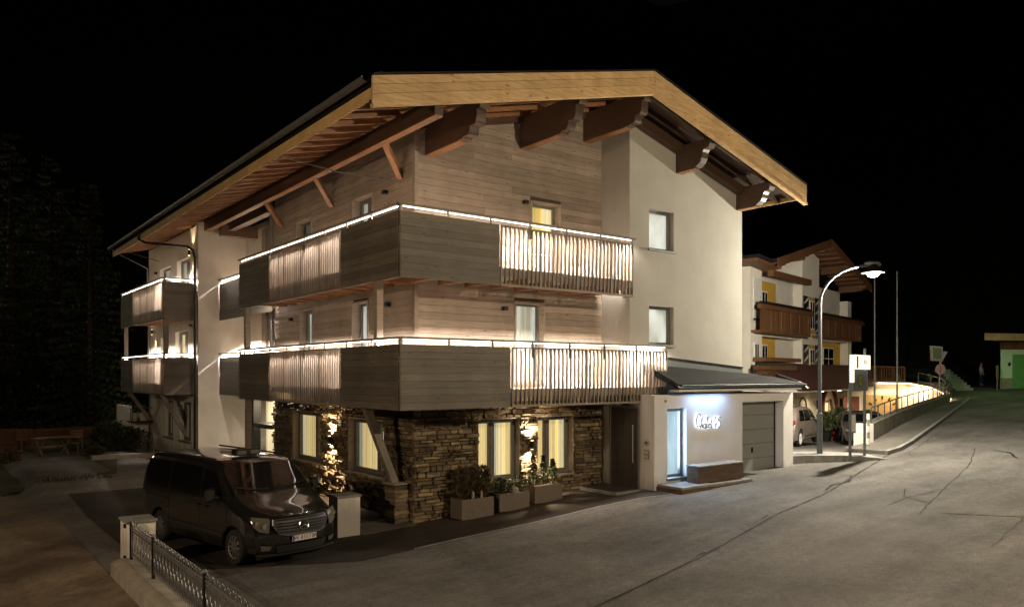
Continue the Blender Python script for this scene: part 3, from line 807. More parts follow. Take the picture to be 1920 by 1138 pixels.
JL = [(-1.2, -.04, y - .05, y + .05) for y in [.2 + i * .78 for i in range(11)]]
balcony([('f', -1.5, -1.25, 5.89, [(-1.25, 1.38, 's'), (1.42, 5.87, 'b')], -1), ('l', -1.25, -1.5, 8.84, [(-1.472, 1.37, 's'), (1.42, 6.15, 'b'), (6.2, 8.84, 's')], -1)],
        ZU, slabs=[(-1.229, 5.86, -1.479, -.03), (-1.229, -.03, -.029, 8.8)], joists=JF(5.8) + JL)
balcony([('f', -1.5, -1.25, 7.25, [(-1.25, 1.70, 's'), (1.75, 7.23, 'b')], -1), ('l', -1.25, -1.5, 8.84, [(-1.472, 1.37, 's'), (1.42, 6.18, 'b'), (6.23, 8.84, 's')], -1)],
        ZL, slabs=[(-1.229, 7.22, -1.479, -1.12), (-1.229, 6.13, -1.119, -.09), (-1.229, -.09, -.089, 8.8)], joists=[(x - .05, x + .05, -1.42, -1.13) for x in (6.6, 7.0)])
for zr in (ZU, ZL):
    balcony([('l', -.15, 8.9, 14.55, [(8.9, 14.55, 's')], -1)], zr, slabs=[(-.129, .8, 9.2, 14.55)], led=300, sp=176)
    balcony([('l', -2.1, 15.0, 22.6, [(15.05, 15.1, 's'), (15.15, 20.1, 'b'), (20.15, 22.6, 's')], -1), ('f', 15.0, -2.1, -.72, [(-2.1, -.72, 's')], -1)], zr,
            slabs=[(-2.079, -.96, 15.021, 22.55)], joists=[(-2.0, -.97, y, y + .1) for y in (15.6, 17, 18.4, 19.8, 21.2)], led=130, sp=165)
# end panels of the wrap balconies next to the white gable
for zr, x in ((ZU, 5.89), (ZL, 7.25)):
    pe = B('end_panel', 'upright_larch', ch, x - .025, x, -1.46, -1.11, zr - 1.58, zr - .16)
    B('handrail', 'upright_larch', pe, x - .07, x + .05, -1.37, -1.11, zr - .044, zr)
# posts between the balconies, diagonal braces
for (x, y, z0, z1) in ((-1.1, -.25, ZL - 1.14, ZU - 1.37), (-1.1, 8.6, ZL - 1.14, ZU - 1.37), (-1.1, 8.5, -.05, ZL - 1.37), (-1.95, 22.4, ZL - 1.14, ZU - 1.37), (-1.95, 15.25, ZL - 1.14, ZU - 1.37)):
    B('post', 'grey_larch', ch, x - .08, x + .08, y - .08, y + .08, z0, z1)
MB().bar((-1.1, .45, 2.95), (-.32, .42, .98), .17, .17, (0, 1, 0)).build('brace', 'upright_larch', ch)
MB().bar((-2.0, 15.9, 2.9), (-.96, 16.2, 1.2), .15, .15, (0, 1, 0)).build('brace', 'grey_larch', ch)
MB().bar((-2.0, 21.8, 2.9), (-.96, 21.9, 1.4), .15, .15, (0, 1, 0)).build('brace', 'grey_larch', ch)
st_ = B('stone_pier', 'mortar', ch, -.42, -.06, .2, .62, -.05, .98)
for i in range(10):
    z = .0 + i * .096
    piece('stone', 'stone', st_, -.45 - random.uniform(0, .02), -.07, .16 - random.uniform(0, .03), .64, z, z + .088)
B('pier_cap', 'concrete', ch, -.5, -.05, .12, .7, .985, 1.02)
# small black spotlights and the lit up-and-down lights
def box_lamp(x, y, z, face):
    o = B('wall_lamp', 'dark_metal', ch, *((x - .06, x + .06, y - .15, y - .03) if face == 'f' else (x - .15, x - .03, y - .06, y + .06)), z - .05, z + .05)
for a in ((3.30, 0, 8.13, 'f'), (2.62, 0, 5.30, 'f'), (0, 1.33, 8.17, 'l'), (0, 7.55, 5.33, 'l'), (0, 1.2, 5.35, 'l'), (-.95, 20.9, 8.1, 'l'), (-.95, 15.3, 5.5, 'l')): box_lamp(*a)
def updown(x, y, z, face, e, col=(1, .62, .26), up=1.0, ang=72, off=.16):
    px_, py_ = (x, y - off) if face == 'f' else (x - off, y)
    o = MB().tube([(px_, py_, z - .11), (px_, py_, z + .11)], .045, 12).build('up_down_light', 'dark_metal', ch)
    MB().bar((px_, py_, z), (x, y, z), .03, .03).build('arm', 'dark_metal', o)
    for s in (1, -1):
        MB().tube([(px_, py_, z + s * .112), (px_, py_, z + s * .116)], .036, 12).build('lens', 'fixture_glow', o)
        light('SPOT', 'beam', (px_, py_, z + s * .13), e * (up if s > 0 else 1), col, o, to=(px_ + (.06 if face == 'l' else 0), py_ + (.06 if face == 'f' else 0), z + s * 1.2), spot_size=R(ang), spot_blend=.7, shadow_soft_size=.03)
updown(3.44, -.02, 1.75, 'f', 380, col=(1, .76, .5), off=.16, ang=125)
updown(0, 4.47, 1.75, 'l', 560, col=(1, .72, .42), off=.17, ang=125)
updown(-.95, 15.25, 8.3, 'l', 60, col=(1, .72, .42)); updown(-.95, 21.3, 5.5, 'l', 60, col=(1, .72, .42))
# lit entrance recess on the yard side
w = MB(); w.box(.30, .84, 9.171, 9.4, -.1, 2.8); w.build('recess_return', 'white_plaster', ch)
B('recess_pillar', 'dark_metal', ch, .1, .35, 11.5, 11.75, .9, 2.84)
B('recess_shelf', 'dark_metal', ch, .0, .8, 9.6, 11.2, 1.75, 1.9)
B('glow_panel', 'curtain_pale', ch, .842, .848, 9.7, 12.3, .2, 2.6)
light('AREA', 'recess_light', (.4, 10.4, 2.7), 110, (1, .84, .6), ch, rot=(0, 0, 0), shape='RECTANGLE', size=.6, size_y=1.6)
# utility bay at the far end: low wall with a shelf of pale tubs
ub = thing('utility_bay', 'low rendered utility bay with tubs on its shelf at the far chalet corner', 'outbuilding', (-1.4, 24.0, .2))
B('wall', 'white_plaster', ub, -1.75, -.7, 22.75, 22.95, -.1, 1.75); B('wall', 'white_plaster', ub, -1.75, -1.6, 22.96, 25.6, -.1, 2.15)
B('shelf', 'dark_metal', ub, -1.9, -.98, 21.6, 22.6, 1.45, 1.5)
for x in (-1.7, -1.28): MB().lathe([(.14, 0), (.17, .3), (.18, .36)], (x, 22.1, 1.502), 12).build('tub', 'white_plaster', ub)
MB().tube([(-1.9, 21.7, 1.5), (-1.9, 21.7, 2.05), (-1.0, 21.7, 2.1)], .025, 6).build('rail', 'zinc', ub)

# ------------------------------------------------------------------ ENTRANCE AND GARAGE ANNEX
an = thing('garage_annex', 'low white garage annex with dark flat roof, sectional door and backlit script lettering', 'garage', (9.3, -2, .5))
YA = -2.0
w = MB(); wall_open(w, 'x', YA, YA + .3, 6.15, 12.6, -.2, 3.05, [(6.66, 7.45, .78, 2.68), (9.98, 12.08, -.2, 2.78)])
w.box(6.15, 6.45, YA + .301, -.802, -.2, 3.05)
w.box(12.3, 12.6, YA + .301, 6, -.2, 3.05)
w.build('wall', 'annex_plaster', an)
B('render_patch', 'annex_plaster', an, 6.135, 6.149, -1.10, -.41, 2.62, 3.0) if False else None
# entrance door, facing the yard side
dz = gz(6.1, -1)
dr = B('entrance_door', 'door_dark', an, 6.10, 6.148, -1.45, -.42, dz, 2.68)
B('door_frame', 'window_grey', dr, 6.085, 6.149, -1.50, -1.452, dz, 2.73); B('door_frame', 'window_grey', dr, 6.085, 6.149, -.418, -.37, dz, 2.73); B('door_frame', 'window_grey', dr, 6.085, 6.149, -1.451, -.419, 2.682, 2.73)
MB().tube([(6.06, -1.32, dz + .7), (6.04, -1.32, dz + .72), (6.04, -1.32, dz + 1.7), (6.06, -1.32, dz + 1.72)], .014, 8).build('handle', 'silver', dr)
for i in range(1, 4): B('groove', 'black_paint', dr, 6.096, 6.0995, -1.45 + .26 * i, -1.442 + .26 * i, dz + .02, 2.66)
B('door_mat', 'black_rubber', an, 5.1, 6.05, -1.6, -.35, gz(5.6, -1) + .03, gz(5.6, -1) + .055)
MB().box(5.02, 6.08, -1.7, -1.61, gz(5.6, -1) - .02, gz(5.6, -1) + .05).box(5.02, 5.095, -1.609, -.3, gz(5.6, -1) - .03, gz(5.6, -1) + .05).build('mat_frame', 'kerb_concrete', an)
bell = MB().lathe([(.085, 0), (.085, .02), (.05, .03)], (0, 0, 0), 16)
bell.v = [(6.149 - v[2], -1.74 + v[0], 1.78 + v[1]) for v in bell.v]; bell.build('doorbell', 'silver', an)
B('doorbell_lens', 'black_paint', an, 6.105, 6.118, -1.775, -1.705, 1.75, 1.80)
bm_ = B('letter_boxes', 'zinc', an, 6.12, 6.149, -1.82, -1.64, 1.33, 1.58)
for i in range(2):
    for j in range(2): B('flap', 'silver', bm_, 6.112, 6.1195, -1.81 + .09 * i, -1.735 + .09 * i, 1.35 + .115 * j, 1.44 + .115 * j)
window(an, 'f', YA, 6.68, 7.43, .80, 2.66, 'room_blue', .16, sill='zinc', fmat='zinc', name='window')
# items dimly seen through the pane
B('shelf_unit', 'white_paint', an, 6.8, 7.1, YA + .36, YA + .5, .95, 1.5)
# sectional garage door
gd = B('garage_door', 'garage_grey', an, 9.98, 12.08, YA + .34, YA + .38, .5, 2.78)
z = .58; hgt = [.46, .44, .44, .44, .42]
for h_ in hgt:
    m_ = MB().box(9.99, 12.07, YA + .315, YA + .339, z, z + h_ - .014); m_.build('panel', 'garage_grey', gd, bevel=.006); z += h_
B('handle', 'dark_metal', gd, 10.85, 10.90, YA + .27, YA + .314, 1.22, 1.36); B('lock_plate', 'silver', gd, 10.95, 10.98, YA + .30, YA + .314, 1.25, 1.33)
B('seal', 'black_rubber', gd, 9.98, 12.08, YA + .30, YA + .314, .50, .57)
B('side_seal', 'black_rubber', gd, 12.03, 12.079, YA + .29, YA + .31, .5, 2.77)
# lean-to roof, gutter and flashing
ro = MB().add([(6.72, YA - .35, 3.20), (12.57, YA - .35, 3.20), (12.57, -1.102, 3.46), (6.72, -1.102, 3.70), (6.72, YA - .35, 3.34), (12.57, YA - .35, 3.34), (12.57, -1.102, 3.58), (6.72, -1.102, 3.90)], [(0, 1, 2, 3), (4, 5, 6, 7), (0, 1, 5, 4), (1, 2, 6, 5), (2, 3, 7, 6), (3, 0, 4, 7)]).build('roof', 'roof_sheet', an)
MB().prism([(-1.10, 3.42), (6, 3.42), (6, 3.55), (-1.10, 3.575)], 'x', 11.202, 12.57).build('roof_field', 'roof_sheet', ro)
B('soffit', 'annex_plaster', ro, 6.75, 12.55, YA - .33, YA - .002, 3.13, 3.19)
for i in range(0): MB().bar((7.0 + i * .66, YA - .33, 3.35), (7.0 + i * .66, -1.12, 3.755), .03, .03).build('seam', 'roof_sheet', ro)
MB().prism([(7.26, 3.86), (11.2, 3.63), (11.2, 3.81), (7.26, 4.10)], 'y', -1.125, -1.103).build('flashing', 'flashing', ro)
MB().prism([(7.26, 4.102), (11.2, 3.812), (11.2, 3.835), (7.26, 4.125)], 'y', -1.16, -1.102).build('flashing_cap', 'dark_metal', ro)
gm = MB(); n = 8
for x in (6.70, 12.55):
    for k in range(n + 1):
        a = math.pi + math.pi * k / n; gm.v.append((x, YA - .42 + .08 * math.cos(a), 3.31 + .08 * math.sin(a)))
gm.f = [(k, k + 1, n + 1 + k + 1, n + 1 + k) for k in range(n)]; gm.build('gutter', 'flashing', ro, smooth=True, fix=False)
MB().tube([(6.70, YA - .50, 3.31), (12.55, YA - .50, 3.31)], .014, 6).build('gutter_bead', 'flashing', ro)
MB().prism([(YA - .5, 3.18), (YA - .2, 3.38), (YA + .6, 3.62), (YA + .6, 3.50), (YA - .2, 3.24)], 'x', 12.58, 12.72).build('verge', 'dark_metal', ro)
B('tie_cap', 'silver', an, 6.55, 6.62, YA - .03, YA - .002, 2.86, 2.92)
# stepped plinth and the beam bench
pl = thing('plinth', 'low dark plinth under the beam bench along the annex wall', 'plinth', (7.7, -2.5, .5))
MB().box(6.25, 7.5, -2.85, YA - .002, .3, .68).build('slab', 'kerb_concrete', pl, bevel=.015)
MB().box(7.51, 9.35, -2.8, YA - .002, .35, .66).build('slab', 'kerb_concrete', pl, bevel=.015)
MB().box(6.23, 7.49, -2.875, -2.852, .28, .62).build('edge_board', 'old_beam', pl); MB().box(6.225, 6.248, -2.85, YA, .28, .62).build('edge_board', 'old_beam', pl); MB().box(7.5, 9.36, -2.83, -2.802, .34, .6).build('edge_board', 'old_beam', pl)
be = thing('beam_bench', 'massive squared timber beam used as a bench below the lettering', 'bench', (8, -2.5, .67))
MB().box(7.15, 9.1, -2.68, -2.26, .68, 1.12).build('beam', 'old_beam', be, bevel=.02)
MB().box(7.13, 9.12, -2.70, -2.24, 1.122, 1.15).build('seat_board', 'kerb_concrete', be)
for z in (.80, .92, 1.03): B('end_crack', 'black_paint', be, 7.146, 7.1495, -2.6, -2.35, z, z + .008)
lb_ = B('added_light_bar', 'zinc', an, 7.5, 9.1, YA - .30, YA - .26, 3.09, 3.129)  # light bar added under the soffit to wash the wall and ground blue
light('AREA', 'added_bar_light', (8.3, YA - .28, 3.085), 20, (.36, .58, 1), lb_, rot=(0, 0, 0), shape='RECTANGLE', size=1.6, size_y=.03)
# ------------------------------------------------------------------ lettering
sg = thing('wall_lettering', 'backlit handwritten lettering glowing blue white on the annex wall', 'sign', (8.2, YA - .05, 2.3))
def arc(cx, cy, rx, ry, a0, a1, n=10): return [(cx + rx * math.cos(R(a0 + (a1 - a0) * i / n)), cy + ry * math.sin(R(a0 + (a1 - a0) * i / n))) for i in range(n + 1)]
GL = {  # strokes in letter units, x-height 1
 'C': [[(.95, 1.75)] + arc(.75, 1.2, .45, .95, 40, 290, 18) + [(1.25, .35)]],
 'h': [[(0, 0), (.2, .9), (.45, 1.9), (.35, 2.1), (.2, 1.7), (.12, 0)], [(.12, .4), (.3, .85), (.5, .9), (.58, .6), (.55, .1), (.75, .05)]],
 'a': [[(.75, .8)] + arc(.42, .45, .35, .42, 40, 330, 12), [(.78, .9), (.74, .2), (.85, .02), (.98, .1)]],
 'l': [[(0, .1), (.3, .9), (.45, 1.9), (.33, 2.15), (.18, 1.8), (.2, .3), (.3, .02), (.45, .1)]],
 'e': [[(.1, .4), (.55, .55), (.6, .8), (.38, .95), (.12, .65), (.12, .25), (.35, .0), (.7, .15)]],
 't': [[(.3, 1.6), (.22, .3), (.35, .02), (.55, .12)], [(0, 1.1), (.6, 1.15)]],
 '4': [[(.55, 1.9), (.05, .75), (.85, .75)], [(.65, 1.25), (.6, 0)]],
 '5': [[(.85, 1.75), (.3, 1.75), (.22, 1.05), (.5, 1.15), (.78, .9), (.75, .3), (.45, .02), (.15, .12)]]}
u_ = .175; x_ = 7.72; base = 2.10
for chx, adv, dy, sc in (('C', 1.25, 0, 1.1), ('h', .78, 0, .85), ('a', .92, 0, .8), ('l', .5, 0, .9), ('e', .72, 0, .8), ('t', .95, 0, .8), ('4', 1.0, -.02, 1.0), ('5', .9, -.02, 1.0)):
    L3 = []; 
    lm = MB(); hm_ = MB()
    for stx in GL[chx]:
        pts = [(x_ + (p[0] + .18 * p[1] * .5) * u_ * sc, base + dy + p[1] * u_ * sc * .98) for p in stx]
        lm.tube([(p[0], YA - .070, p[1]) for p in pts], .019, 6); hm_.tube([(p[0], YA - .032, p[1]) for p in pts], .025, 6)
    lo = lm.build('letter', 'zinc', sg); hm_.build('halo_strip', 'sign_halo', lo)
    light('POINT', 'letter_light', (x_ + .4 * adv * u_ * sc + .02, YA - .065, base + .16), 2.0, (.36, .58, 1), lo, shadow_soft_size=.02)
    x_ += adv * u_ * sc
light('AREA', 'room_light', (7.05, YA + .30, 1.8), 60, (.46, .68, 1), an, rot=(R(-90), 0, 0), shape='RECTANGLE', size=.6, size_y=1.6)
# ================================================================== FRONT OF THE CHALET
def shrub(name, mat, par, c, rx, ry, h, n, leaf, cone=False, seed=1, up=.3):
    rg = random.Random(seed); mb = MB()
    for i in range(n):
        t = rg.random(); a = rg.uniform(0, 2 * math.pi); rr = math.sqrt(rg.random())
        k = (1 - t) ** .8 if cone else math.sqrt(max(.05, 1 - (2 * t - 1) ** 2 * .8)) * (.7 + .5 * math.sin(a * 3 + seed) ** 2)
        p = Vector((c[0] + rx * rr * k * math.cos(a), c[1] + ry * rr * k * math.sin(a), c[2] + h * t))
        d = Vector((math.cos(a) * rr, math.sin(a) * rr, rg.uniform(-.3, 1) + up)).normalized(); s = d.cross(Vector((rg.uniform(-1, 1), rg.uniform(-1, 1), rg.uniform(-1, 1)))).normalized()
        l = leaf * rg.uniform(.6, 1.4)
        mb.add([p - s * l * .22, p + d * l * .5 - s * l * .2, p + d * l, p + d * l * .5 + s * l * .25], [(0, 1, 2, 3)])
    return mb.build(name, mat, par, fix=False)
def planter(x0, x1, y0, y1, h, label, plants, seed):
    z = gz((x0 + x1) / 2, y0)
    t = thing('planter', label, 'planter', ((x0 + x1) / 2, (y0 + y1) / 2, z), 'grey trough planters along the stone base')
    o = MB(); k = .03
    o.box(x0, x1, y0, y0 + k, z, z + h).box(x0, x1, y1 - k, y1, z, z + h).box(x0, x0 + k, y0 + k, y1 - k, z, z + h).box(x1 - k, x1, y0 + k, y1 - k, z, z + h)
    o.build('trough', 'planter_grey', t); B('soil', 'soil', t, x0 + k, x1 - k, y0 + k, y1 - k, z + .02, z + h - .05)
    return t, z + h
PY0, PY1 = -.72, -.22
t, zt = planter(.86, 1.80, PY0, PY1, .48, 'trough planter nearest the stone corner, filled with dry brushy heather', 0, 1)
for i in range(3): tag(shrub('heather', 'dry_leaf', None, (1.05 + i * .28, -.47, zt - .05), .24, .2, .75, 700, .09, seed=i, up=1), ['brown heather clump at the corner end of the first trough', 'brown heather clump in the middle of the first trough', 'brown heather clump at the door end of the first trough'][i], 'plant', 'plants in the trough planters')
for x, lb in ((1.25, 'small pale ornament in the middle of the heather trough'), (1.5, 'small pale ornament nearer the door end of the heather trough')): tag(MB().lathe([(.03, 0), (.04, .12), (.02, .2), (.001, .22)], (x, -.62, zt - .04), 8).build('garden_ornament', 'dirt_white'), lb, 'ornament', 'ornaments in the heather trough')
t, zt = planter(1.98, 2.92, PY0, PY1, .44, 'middle trough planter with low mixed evergreens and a grey stone', 0, 2)
for i, (x, hh) in enumerate(((2.12, .4), (2.38, .34), (2.8, .42))):
    tag(shrub('evergreen_shrub', 'shrub_leaf', None, (x, -.45, zt - .05), .17, .17, hh, 420, .06, seed=20 + i), ['low rounded evergreen at the left end of the middle trough', 'lowest evergreen clump beside the stone in the middle trough', 'bushy evergreen at the right end of the middle trough'][i], 'plant', 'plants in the trough planters')
tag(MB().lathe([(.05, -.02), (.12, .03), (.10, .12), (.03, .17)], (2.6, -.5, zt - .05), 9).build('ornamental_stone', 'kerb_concrete', smooth=True), 'grey ornamental stone lying in the middle trough', 'stone')
t, zt = planter(3.10, 4.02, PY0, PY1, .44, 'trough planter with three small conifers under the bright wall light', 0, 3)
for i, (x, hh) in enumerate(((3.24, .78), (3.58, .72), (3.9, .62))):
    cz = zt - .05
    t = thing('dwarf_conifer', ['tallest dwarf conifer, at the left end of the trough under the wall light', 'middle dwarf conifer directly below the wall light', 'smallest dwarf conifer, at the door end of the trough'][i], 'conifer', (x, -.47, cz), 'plants in the trough planters')
    MB().tube([(x, -.47, cz), (x, -.47, cz + hh * .8)], [.012, .004], 5).build('trunk', 'bark', t)
    shrub('crown', 'needles' if i != 2 else 'shrub_leaf', t, (x, -.47, cz + .04), .16, .16, hh, 700, .06, cone=True, seed=40 + i, up=.6)
def pillar(x0, x1, y0, y1, h, z, label, seed):
    t = thing('gate_pillar', label, 'pillar', ((x0 + x1) / 2, (y0 + y1) / 2, z), 'white rendered gate pillars')
    B('shaft', 'white_plaster', t, x0, x1, y0, y1, z, z + h - .05); B('cap', 'kerb_concrete', t, x0 - .03, x1 + .03, y0 - .03, y1 + .03, z + h - .048, z + h, bevel=.006); return t
pillar(-2.06, -1.52, -.18, .28, .94, -.02, 'short white pillar standing between the van nose and the stone wall', 0)
lp = pillar(-6.34, -5.86, -.50, .12, .99, -.08, 'white pillar with grey cap where the wrought iron fence begins', 0)
for z in (.78, .2): B('hinge', 'dark_metal', lp, -6.38, -6.342, -.4, -.34, z, z + .07)
struct(sheet('garden_path', 'asphalt_patch', [(-1.5, -.3), (-.1, -.3), (-.1, .9), (-1.5, .9)], .014))
# ------------------------------------------------------------------ wrought iron fence on a low wall
fe = thing('iron_fence', 'ornamental wrought iron fence with curled pickets on a low concrete wall', 'fence', (-6.3, -5, 0))
MB().prism([(-6.62, -.5), (-6.18, -.5), (-6.18, .22), (-6.44, .26), (-6.62, .20)], 'y', -15.0, -.501).build('low_wall', 'concrete', fe)
zt = .82; zb = .36; fx = -6.30
for z in (zt - .05, zb): MB().bar((fx, -14.9, z), (fx, -.6, z), .012, .03).build('rail', 'zinc', fe)
MB().tube([(fx, -14.9, zt + .0), (fx, -.6, zt + .0)], .012, 6).build('top_rod', 'galvanised', fe)
pk = None; y = -.66; n = 0
def curl(mb, y, zz, s, r=.035):
    mb.tube([(fx, y + s * (r - r * math.cos(a)), zz + r * math.sin(a)) for a in [k * .55 for k in range(9)]], .006, 5)
while y > -11:
    mb = MB(); mb.tube([(fx, y, zb - .06), (fx, y, zt + .09)], .0075, 5)
    if n % 2 == 0:
        curl(mb, y, zt + .09, 1); curl(mb, y, zt + .09, -1)
    else:
        mb.tube([(fx, y, zt + .05), (fx, y, zt + .085), (fx, y, zt + .12)], [.008, .018, .004], 6)
    if n % 2 == 0: mb.tube([(fx, y - .05 * math.sin(k * .7), zb + .05 + k * .04) for k in range(10)], .006, 4)
    mb.build('picket', 'zinc', fe, fix=False); y -= .105; n += 1
for y in (-.62, -2.3, -5.2, -8.0, -11): 
    o = B('fence_post', 'dark_metal', fe, fx - .025, fx + .025, y - .025, y + .025, .2, .92); MB().lathe([(.035, 0), (.04, .02), (.02, .05), (.002, .06)], (fx, y, .921), 8).build('finial', 'galvanised', o)

# ================================================================== VEHICLES
def car(name, label, cat, loc, rz, prof, W, wheels, wr, paint, glass_side, wind, wheel_w=.22, bulge=.24, rbulge=.08, tumble=.13, belt=1.05, rim='silver', group=None, spokes=10):
    """prof: side outline [(x, z, frontness)] from rear bottom over the roof to front bottom"""
    t = thing(name, label, cat, loc, group, rz=rz, local=True)
    # refine profile
    P = []
    for (a, b) in zip(prof, prof[1:]):
        n = max(1, int(math.hypot(b[0] - a[0], b[1] - a[1]) / .11))
        for i in range(n): P.append(tuple(a[k] + (b[k] - a[k]) * i / n for k in range(2)))
    P.append(prof[-1][:2])
    # smooth once
    for _ in range(2): P = [P[0]] + [((a[0] + 2 * b[0] + c[0]) / 4, (a[1] + 2 * b[1] + c[1]) / 4) for a, b, c in zip(P, P[1:], P[2:])] + [P[-1]]
    xm = max(p[0] for p in P); top = max(p[1] for p in P)
    def half(x, z):
        w = W
        if z > belt: w -= tumble * ((z - belt) / (top - belt)) ** 1.35
        if z < .45: w -= .05 * ((.45 - z) / .3) ** 2
        f = max(0, (x - (xm - 1.15)) / 1.15); w -= bulge * .85 * f ** 2.6
        r = max(0, (.5 - x) / .5); w -= .07 * r ** 2
        return w
    sill = prof[0][1]
    V = [-1, -.97, -.9, -.75, -.5, -.25, 0, .25, .5, .75, .9, .97, 1]
    def topz(x, z, v): # crown, with rounded roof edge
        return z - .035 * abs(v) ** 2 - (.06 if z > belt + .3 else .03) * max(0, (abs(v) - .85) / .15) ** 2
    def topx(x, z, v):
        fr_ = max(0, (x - xm + 1.2) / 1.2)
        return x - bulge * abs(v) ** 2.6 * min(1, fr_) ** 1.2 * (1 if z < belt + .1 else .4) + (rbulge * abs(v) ** 3 * max(0, 1 - x / .5) if x < .5 else 0)
    NS = 9; rings = []
    for (x, z) in P:
        ze = topz(x, z, 1); xe = topx(x, z, 1); w = half(xe, ze) - .03
        across = [(topx(x, z, v), v * (w if abs(v) == 1 else (w + .0)), topz(x, z, v)) for v in V]
        sd = []
        for k in range(1, NS + 1):
            zz = ze + (sill - ze) * k / NS; sd.append((xe, half(xe, zz), zz))
        ring = [(a, -b, c) for a, b, c in sd[::-1]] + across + sd
        rings.append(ring)
    mb = MB(); n = len(rings[0])
    for r in rings: mb.v += r
    mb.f = [(i * n + j, i * n + (j + 1) % n, (i + 1) * n + (j + 1) % n, (i + 1) * n + j) for i in range(len(rings) - 1) for j in range(n)]
    mb.f.append(tuple(range(n))); e = (len(rings) - 1) * n; mb.f.append(tuple(e + j for j in range(n))[::-1])
    me_o = mb.build('body', paint, t, smooth=True)
    # wheel arches cut out of the body
    cut = MB()
    for x in wheels:
        for s in (-1, 1): cut.tube([(x, s * (W - .30), wr), (x, s * (W + .3), wr)], wr + .075, 28)
    co = cut.build('cutter', 'black_rubber', t)
    md = me_o.modifiers.new('b', 'BOOLEAN'); md.object = co; md.operation = 'DIFFERENCE'; md.solver = 'EXACT'
    bpy.context.view_layer.update()
    dg = bpy.context.evaluated_depsgraph_get(); new = bpy.data.meshes.new_from_object(me_o.evaluated_get(dg))
    me_o.modifiers.clear(); me_o.data = new; bpy.data.objects.remove(co)
    for p in new.polygons: p.use_smooth = True
    try: new.set_sharp_from_angle(angle=R(38))
    except Exception: pass
    B('underbody', 'black_rubber', t, .25, xm - .5, -W + .28, W - .28, .2, .6)
    # glazing
    def side_patch(nm_, poly, mat, off=.006, par=None):
        for s in (-1, 1):
            bm = bmesh.new(); bm.faces.new([bm.verts.new((p[0], 0, p[1])) for p in poly])
            for k in range(12):
                zc = .3 + k * .14; bmesh.ops.bisect_plane(bm, geom=bm.verts[:] + bm.edges[:] + bm.faces[:], plane_co=(0, 0, zc), plane_no=(0, 0, 1))
            for k in range(40):
                xc = k * .15; bmesh.ops.bisect_plane(bm, geom=bm.verts[:] + bm.edges[:] + bm.faces[:], plane_co=(xc, 0, 0), plane_no=(1, 0, 0))
            m2 = MB(); m2.v = [(v.co.x, s * (half(v.co.x, v.co.z) + off), v.co.z) for v in bm.verts]
            bm.verts.index_update(); m2.f = [tuple(v.index for v in f.verts) for f in bm.faces]; bm.free()
            m2.build(nm_, mat, par or t, smooth=True, fix=False)
    for poly in glass_side: side_patch('side_window', poly, 'van_glass')
    # windscreen: strip of the top surface between two heights
    def top_patch(nm_, i0, i1, v0, v1, mat, off, v0b=None, v1b=None):
        (xa, za), (xb, zb) = i0, i1; m2 = MB(); nn = 8; mm = 14
        dx, dz_ = xb - xa, zb - za; L_ = math.hypot(dx, dz_); nx_, nz_ = (-dz_ / L_, dx / L_)
        if nz_ < 0: nx_, nz_ = -nx_, -nz_
        for i in range(nn + 1):
            x = xa + dx * i / nn; z = za + dz_ * i / nn
            a = v0 + ((v0b if v0b is not None else v0) - v0) * i / nn; b = v1 + ((v1b if v1b is not None else v1) - v1) * i / nn
            for j in range(mm + 1):
                v = a + (b - a) * j / mm; w = half(topx(x, z, 1), topz(x, z, 1)) - .03
                m2.v.append((topx(x, z, v) + nx_ * off, v * w, topz(x, z, v) + nz_ * off))
        m2.f = [(i * (mm + 1) + j, i * (mm + 1) + j + 1, (i + 1) * (mm + 1) + j + 1, (i + 1) * (mm + 1) + j) for i in range(nn) for j in range(mm)]
        return m2.build(nm_, mat, t, smooth=True, fix=False)
    top_patch('windscreen', wind[0], wind[1], -.9, .9, 'van_glass', .012, -.95, .95)
    for x in wheels:
        for s in (-1, 1):
            yo = s * (W - .02); yi = s * (W - .02 - wheel_w)
            wh = MB(); prof2 = [(wr * .66, 0), (wr * .93, 0), (wr, .03), (wr, wheel_w - .03), (wr * .93, wheel_w), (wr * .3, wheel_w)]
            nn = 28
            for rr, dd in prof2:
                for k in range(nn):
                    a = 2 * math.pi * k / nn; wh.v.append((x + rr * math.cos(a), yo - s * dd, wr + rr * math.sin(a)))
            for i in range(len(prof2) - 1):
                for k in range(nn): wh.f.append((i * nn + k, i * nn + (k + 1) % nn, (i + 1) * nn + (k + 1) % nn, (i + 1) * nn + k))
            wo = wh.build('wheel', 'black_rubber', t, smooth=True)
            rm = MB(); rd = wr * .66
            rm.tube([(x, yo - s * .05, wr), (x, yo - s * .10, wr)], rd, 24)
            rm.build('rim_dish', 'dark_metal', wo)
            sp = MB()
            for k in range(spokes):
                a = 2 * math.pi * k / spokes
                sp.bar((x + .05 * math.cos(a), yo - s * .02, wr + .05 * math.sin(a)), (x + rd * .95 * math.cos(a), yo - s * .022, wr + rd * .95 * math.sin(a)), .045, .03, (0, 1, 0))
            sp.tube([(x, yo - s * .005, wr), (x, yo - s * .05, wr)], .065, 14)
            ringp = [(x + rd * .97 * math.cos(2 * math.pi * k / 24), yo - s * .02, wr + rd * .97 * math.sin(2 * math.pi * k / 24)) for k in range(25)]
            sp.tube(ringp, .018, 6, cap=False); sp.build('rim', rim, wo, fix=False)
    return t, half, topx, topz, side_patch, top_patch
VP = [(.06, .28), (.0, .45), (.0, .75), (.05, 1.15), (.16, 1.75), (.30, 1.88), (.8, 1.91), (2.2, 1.925), (3.15, 1.90), (3.42, 1.84), (4.15, 1.25), (4.33, 1.16), (4.75, 1.07), (5.0, .97), (5.10, .86), (5.14, .62), (5.15, .42), (5.08, .22)]
hv = math.atan2(-.985, .18)
